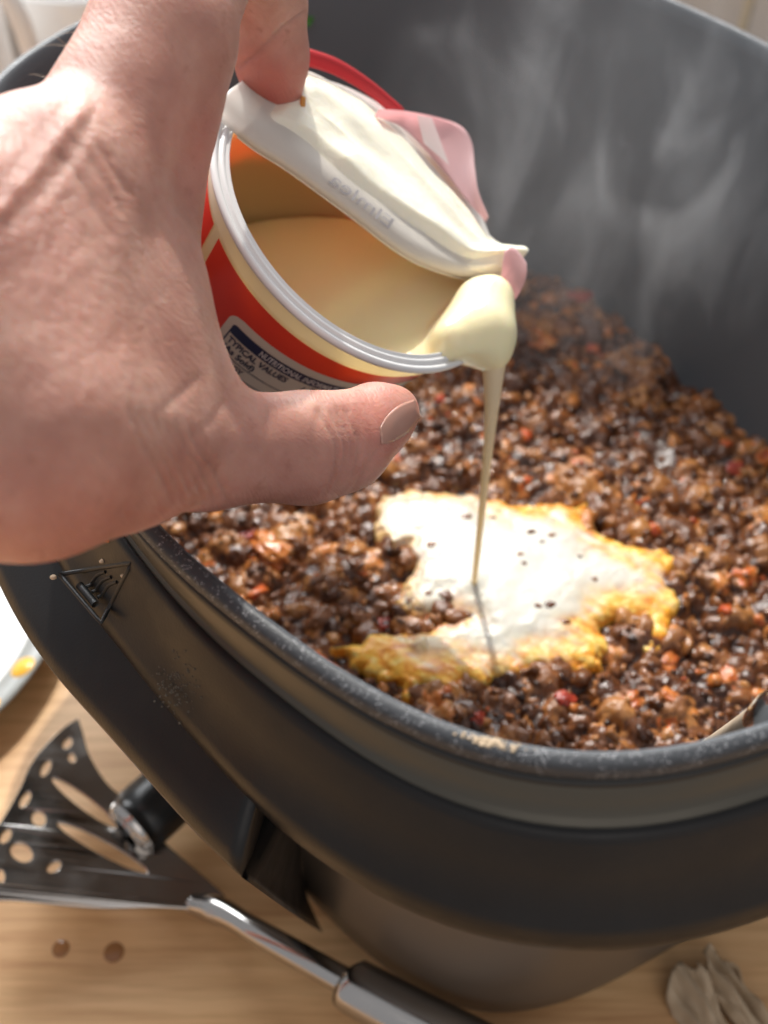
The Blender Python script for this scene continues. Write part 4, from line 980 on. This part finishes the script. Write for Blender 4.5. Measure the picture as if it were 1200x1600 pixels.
# drops on the worktop
m = M['drop'] = mat('brown_liquid', srgb(150, 104, 66), .1)
for px_, py_, r_, lb in ((95, 1482, .0024, 'brown drop on the worktop below the blade, left of the other drop'), (178, 1488, .0028, 'rounder brown drop on the worktop, right of the other drop')):
    V, Fq = lathe([(r_*1.3, 0), (r_*1.15, r_*.04), (r_*.6, r_*.08), (0, r_*.09)], 24); o = mesh('sauce_drop', V+PZ(px_, py_, .0003), Fq, M['drop']); tag(o, lb, 'drop', 'drops of sauce on the worktop')
# herb plant behind the cooker, one blade hanging over the rim
hp = np.array([.02, .60, 0]); herb = empty('herb_plant', tuple(hp)); tag(herb, 'green herb with long thin blades, one drooping over the far rim of the pan', 'plant')
V, Fq = lathe([(0, .002), (.04, .002), (.05, .08), (.055, .082), (.055, .09), (.05, .09), (.046, .08), (0, .078)], 40); mesh('plant_pot', V+hp, Fq, M['terracotta'], herb)
def blade(pts, w_):
    P_ = spline(pts, 8); n = len(P_); V = []
    for i, p in enumerate(P_):
        ww = w_*math.sin(math.pi*min(1, .15+.85*(1-i/(n-1))))+.0003
        V += [p-np.array([ww, 0, 0]), p+np.array([0, 0, .0012]), p+np.array([ww, 0, 0])]
    o = mesh('leaf_blade', V, grid_faces(n, 3), M['leaf'], herb); solid(o, .0004)
blade([hp+[0, -.02, .08], hp+[-.03, -.08, .24], PX(515, -60, .46), PX(497, -5, .44), PX(478, 42, .42)], .0028)
for k_ in range(14):
    a_ = rng.random()*6.28; l_ = .09+.07*rng.random(); r_ = .03+.05*rng.random()
    blade([hp+[.015*math.cos(a_), .015*math.sin(a_), .08], hp+[r_*.5*math.cos(a_), r_*.5*math.sin(a_), .08+l_*.8], hp+[r_*1.4*math.cos(a_), r_*1.4*math.sin(a_), .08+l_]], .004)

# ------------------------------------------------------------------ steam
sm = bpy.data.materials.new('steam'); sm.use_nodes = True; N_ = sm.node_tree.nodes; L_ = sm.node_tree.links; N_.remove(N_['Principled BSDF'])
pv = N_.new('ShaderNodeVolumePrincipled'); pv.inputs['Color'].default_value = (.97, .98, 1, 1); pv.inputs['Anisotropy'].default_value = 0
L_.new(pv.outputs[0], N_['Material Output'].inputs['Volume'])
tc = N_.new('ShaderNodeTexCoord'); mpn = N_.new('ShaderNodeMapping'); mpn.inputs['Scale'].default_value = (1, 1, .55); L_.new(tc.outputs['Object'], mpn.inputs[0])
n1 = N_.new('ShaderNodeTexNoise'); n1.inputs['Scale'].default_value = 19; n1.inputs['Detail'].default_value = 5; n1.inputs['Distortion'].default_value = 2.4; L_.new(mpn.outputs[0], n1.inputs['Vector'])
rp_ = N_.new('ShaderNodeValToRGB'); rp_.color_ramp.elements[0].position = .53; rp_.color_ramp.elements[0].color = (.10, .10, .10, 1); rp_.color_ramp.elements[1].position = .70; rp_.color_ramp.elements[1].color = (1, 1, 1, 1)
L_.new(n1.outputs[0], rp_.inputs[0])
ml = N_.new('ShaderNodeMath'); ml.operation = 'MULTIPLY'; ml.inputs[1].default_value = 6.3; L_.new(rp_.outputs[0], ml.inputs[0]); L_.new(ml.outputs[0], pv.inputs['Density'])
# one rising plume over the far right of the pan, kept clear of its walls
gm = N_.new('ShaderNodeVectorMath'); gm.operation = 'LENGTH'; g0 = N_.new('ShaderNodeVectorMath'); g0.operation = 'MULTIPLY_ADD'; g0.inputs[1].default_value = (2, 2, 2); g0.inputs[2].default_value = (-1, -1, -1)
L_.new(tc.outputs['Generated'], g0.inputs[0]); L_.new(g0.outputs[0], gm.inputs[0])
fo_ = N_.new('ShaderNodeMapRange'); fo_.inputs['From Min'].default_value = 1.0; fo_.inputs['From Max'].default_value = .45; L_.new(gm.outputs['Value'], fo_.inputs['Value'])
m2 = N_.new('ShaderNodeMath'); m2.operation = 'MULTIPLY'; L_.new(fo_.outputs[0], m2.inputs[0]); L_.new(ml.outputs[0], m2.inputs[1]); L_.new(m2.outputs[0], pv.inputs['Density'])
bm = bmesh.new(); bmesh.ops.create_icosphere(bm, subdivisions=4, radius=1)
for v_ in bm.verts: v_.co = Vector((v_.co.x*.088, v_.co.y*.082, v_.co.z*.090))
me = bpy.data.meshes.new('steam'); bm.to_mesh(me); bm.free(); me.materials.append(sm)
o = bpy.data.objects.new('steam', me); link(o); o.location = (.075, .338, .192); o.rotation_euler = (0, 0, .3)
tag(o, 'thin white wisps of steam rising over the far side of the pan', 'steam', kind='stuff')
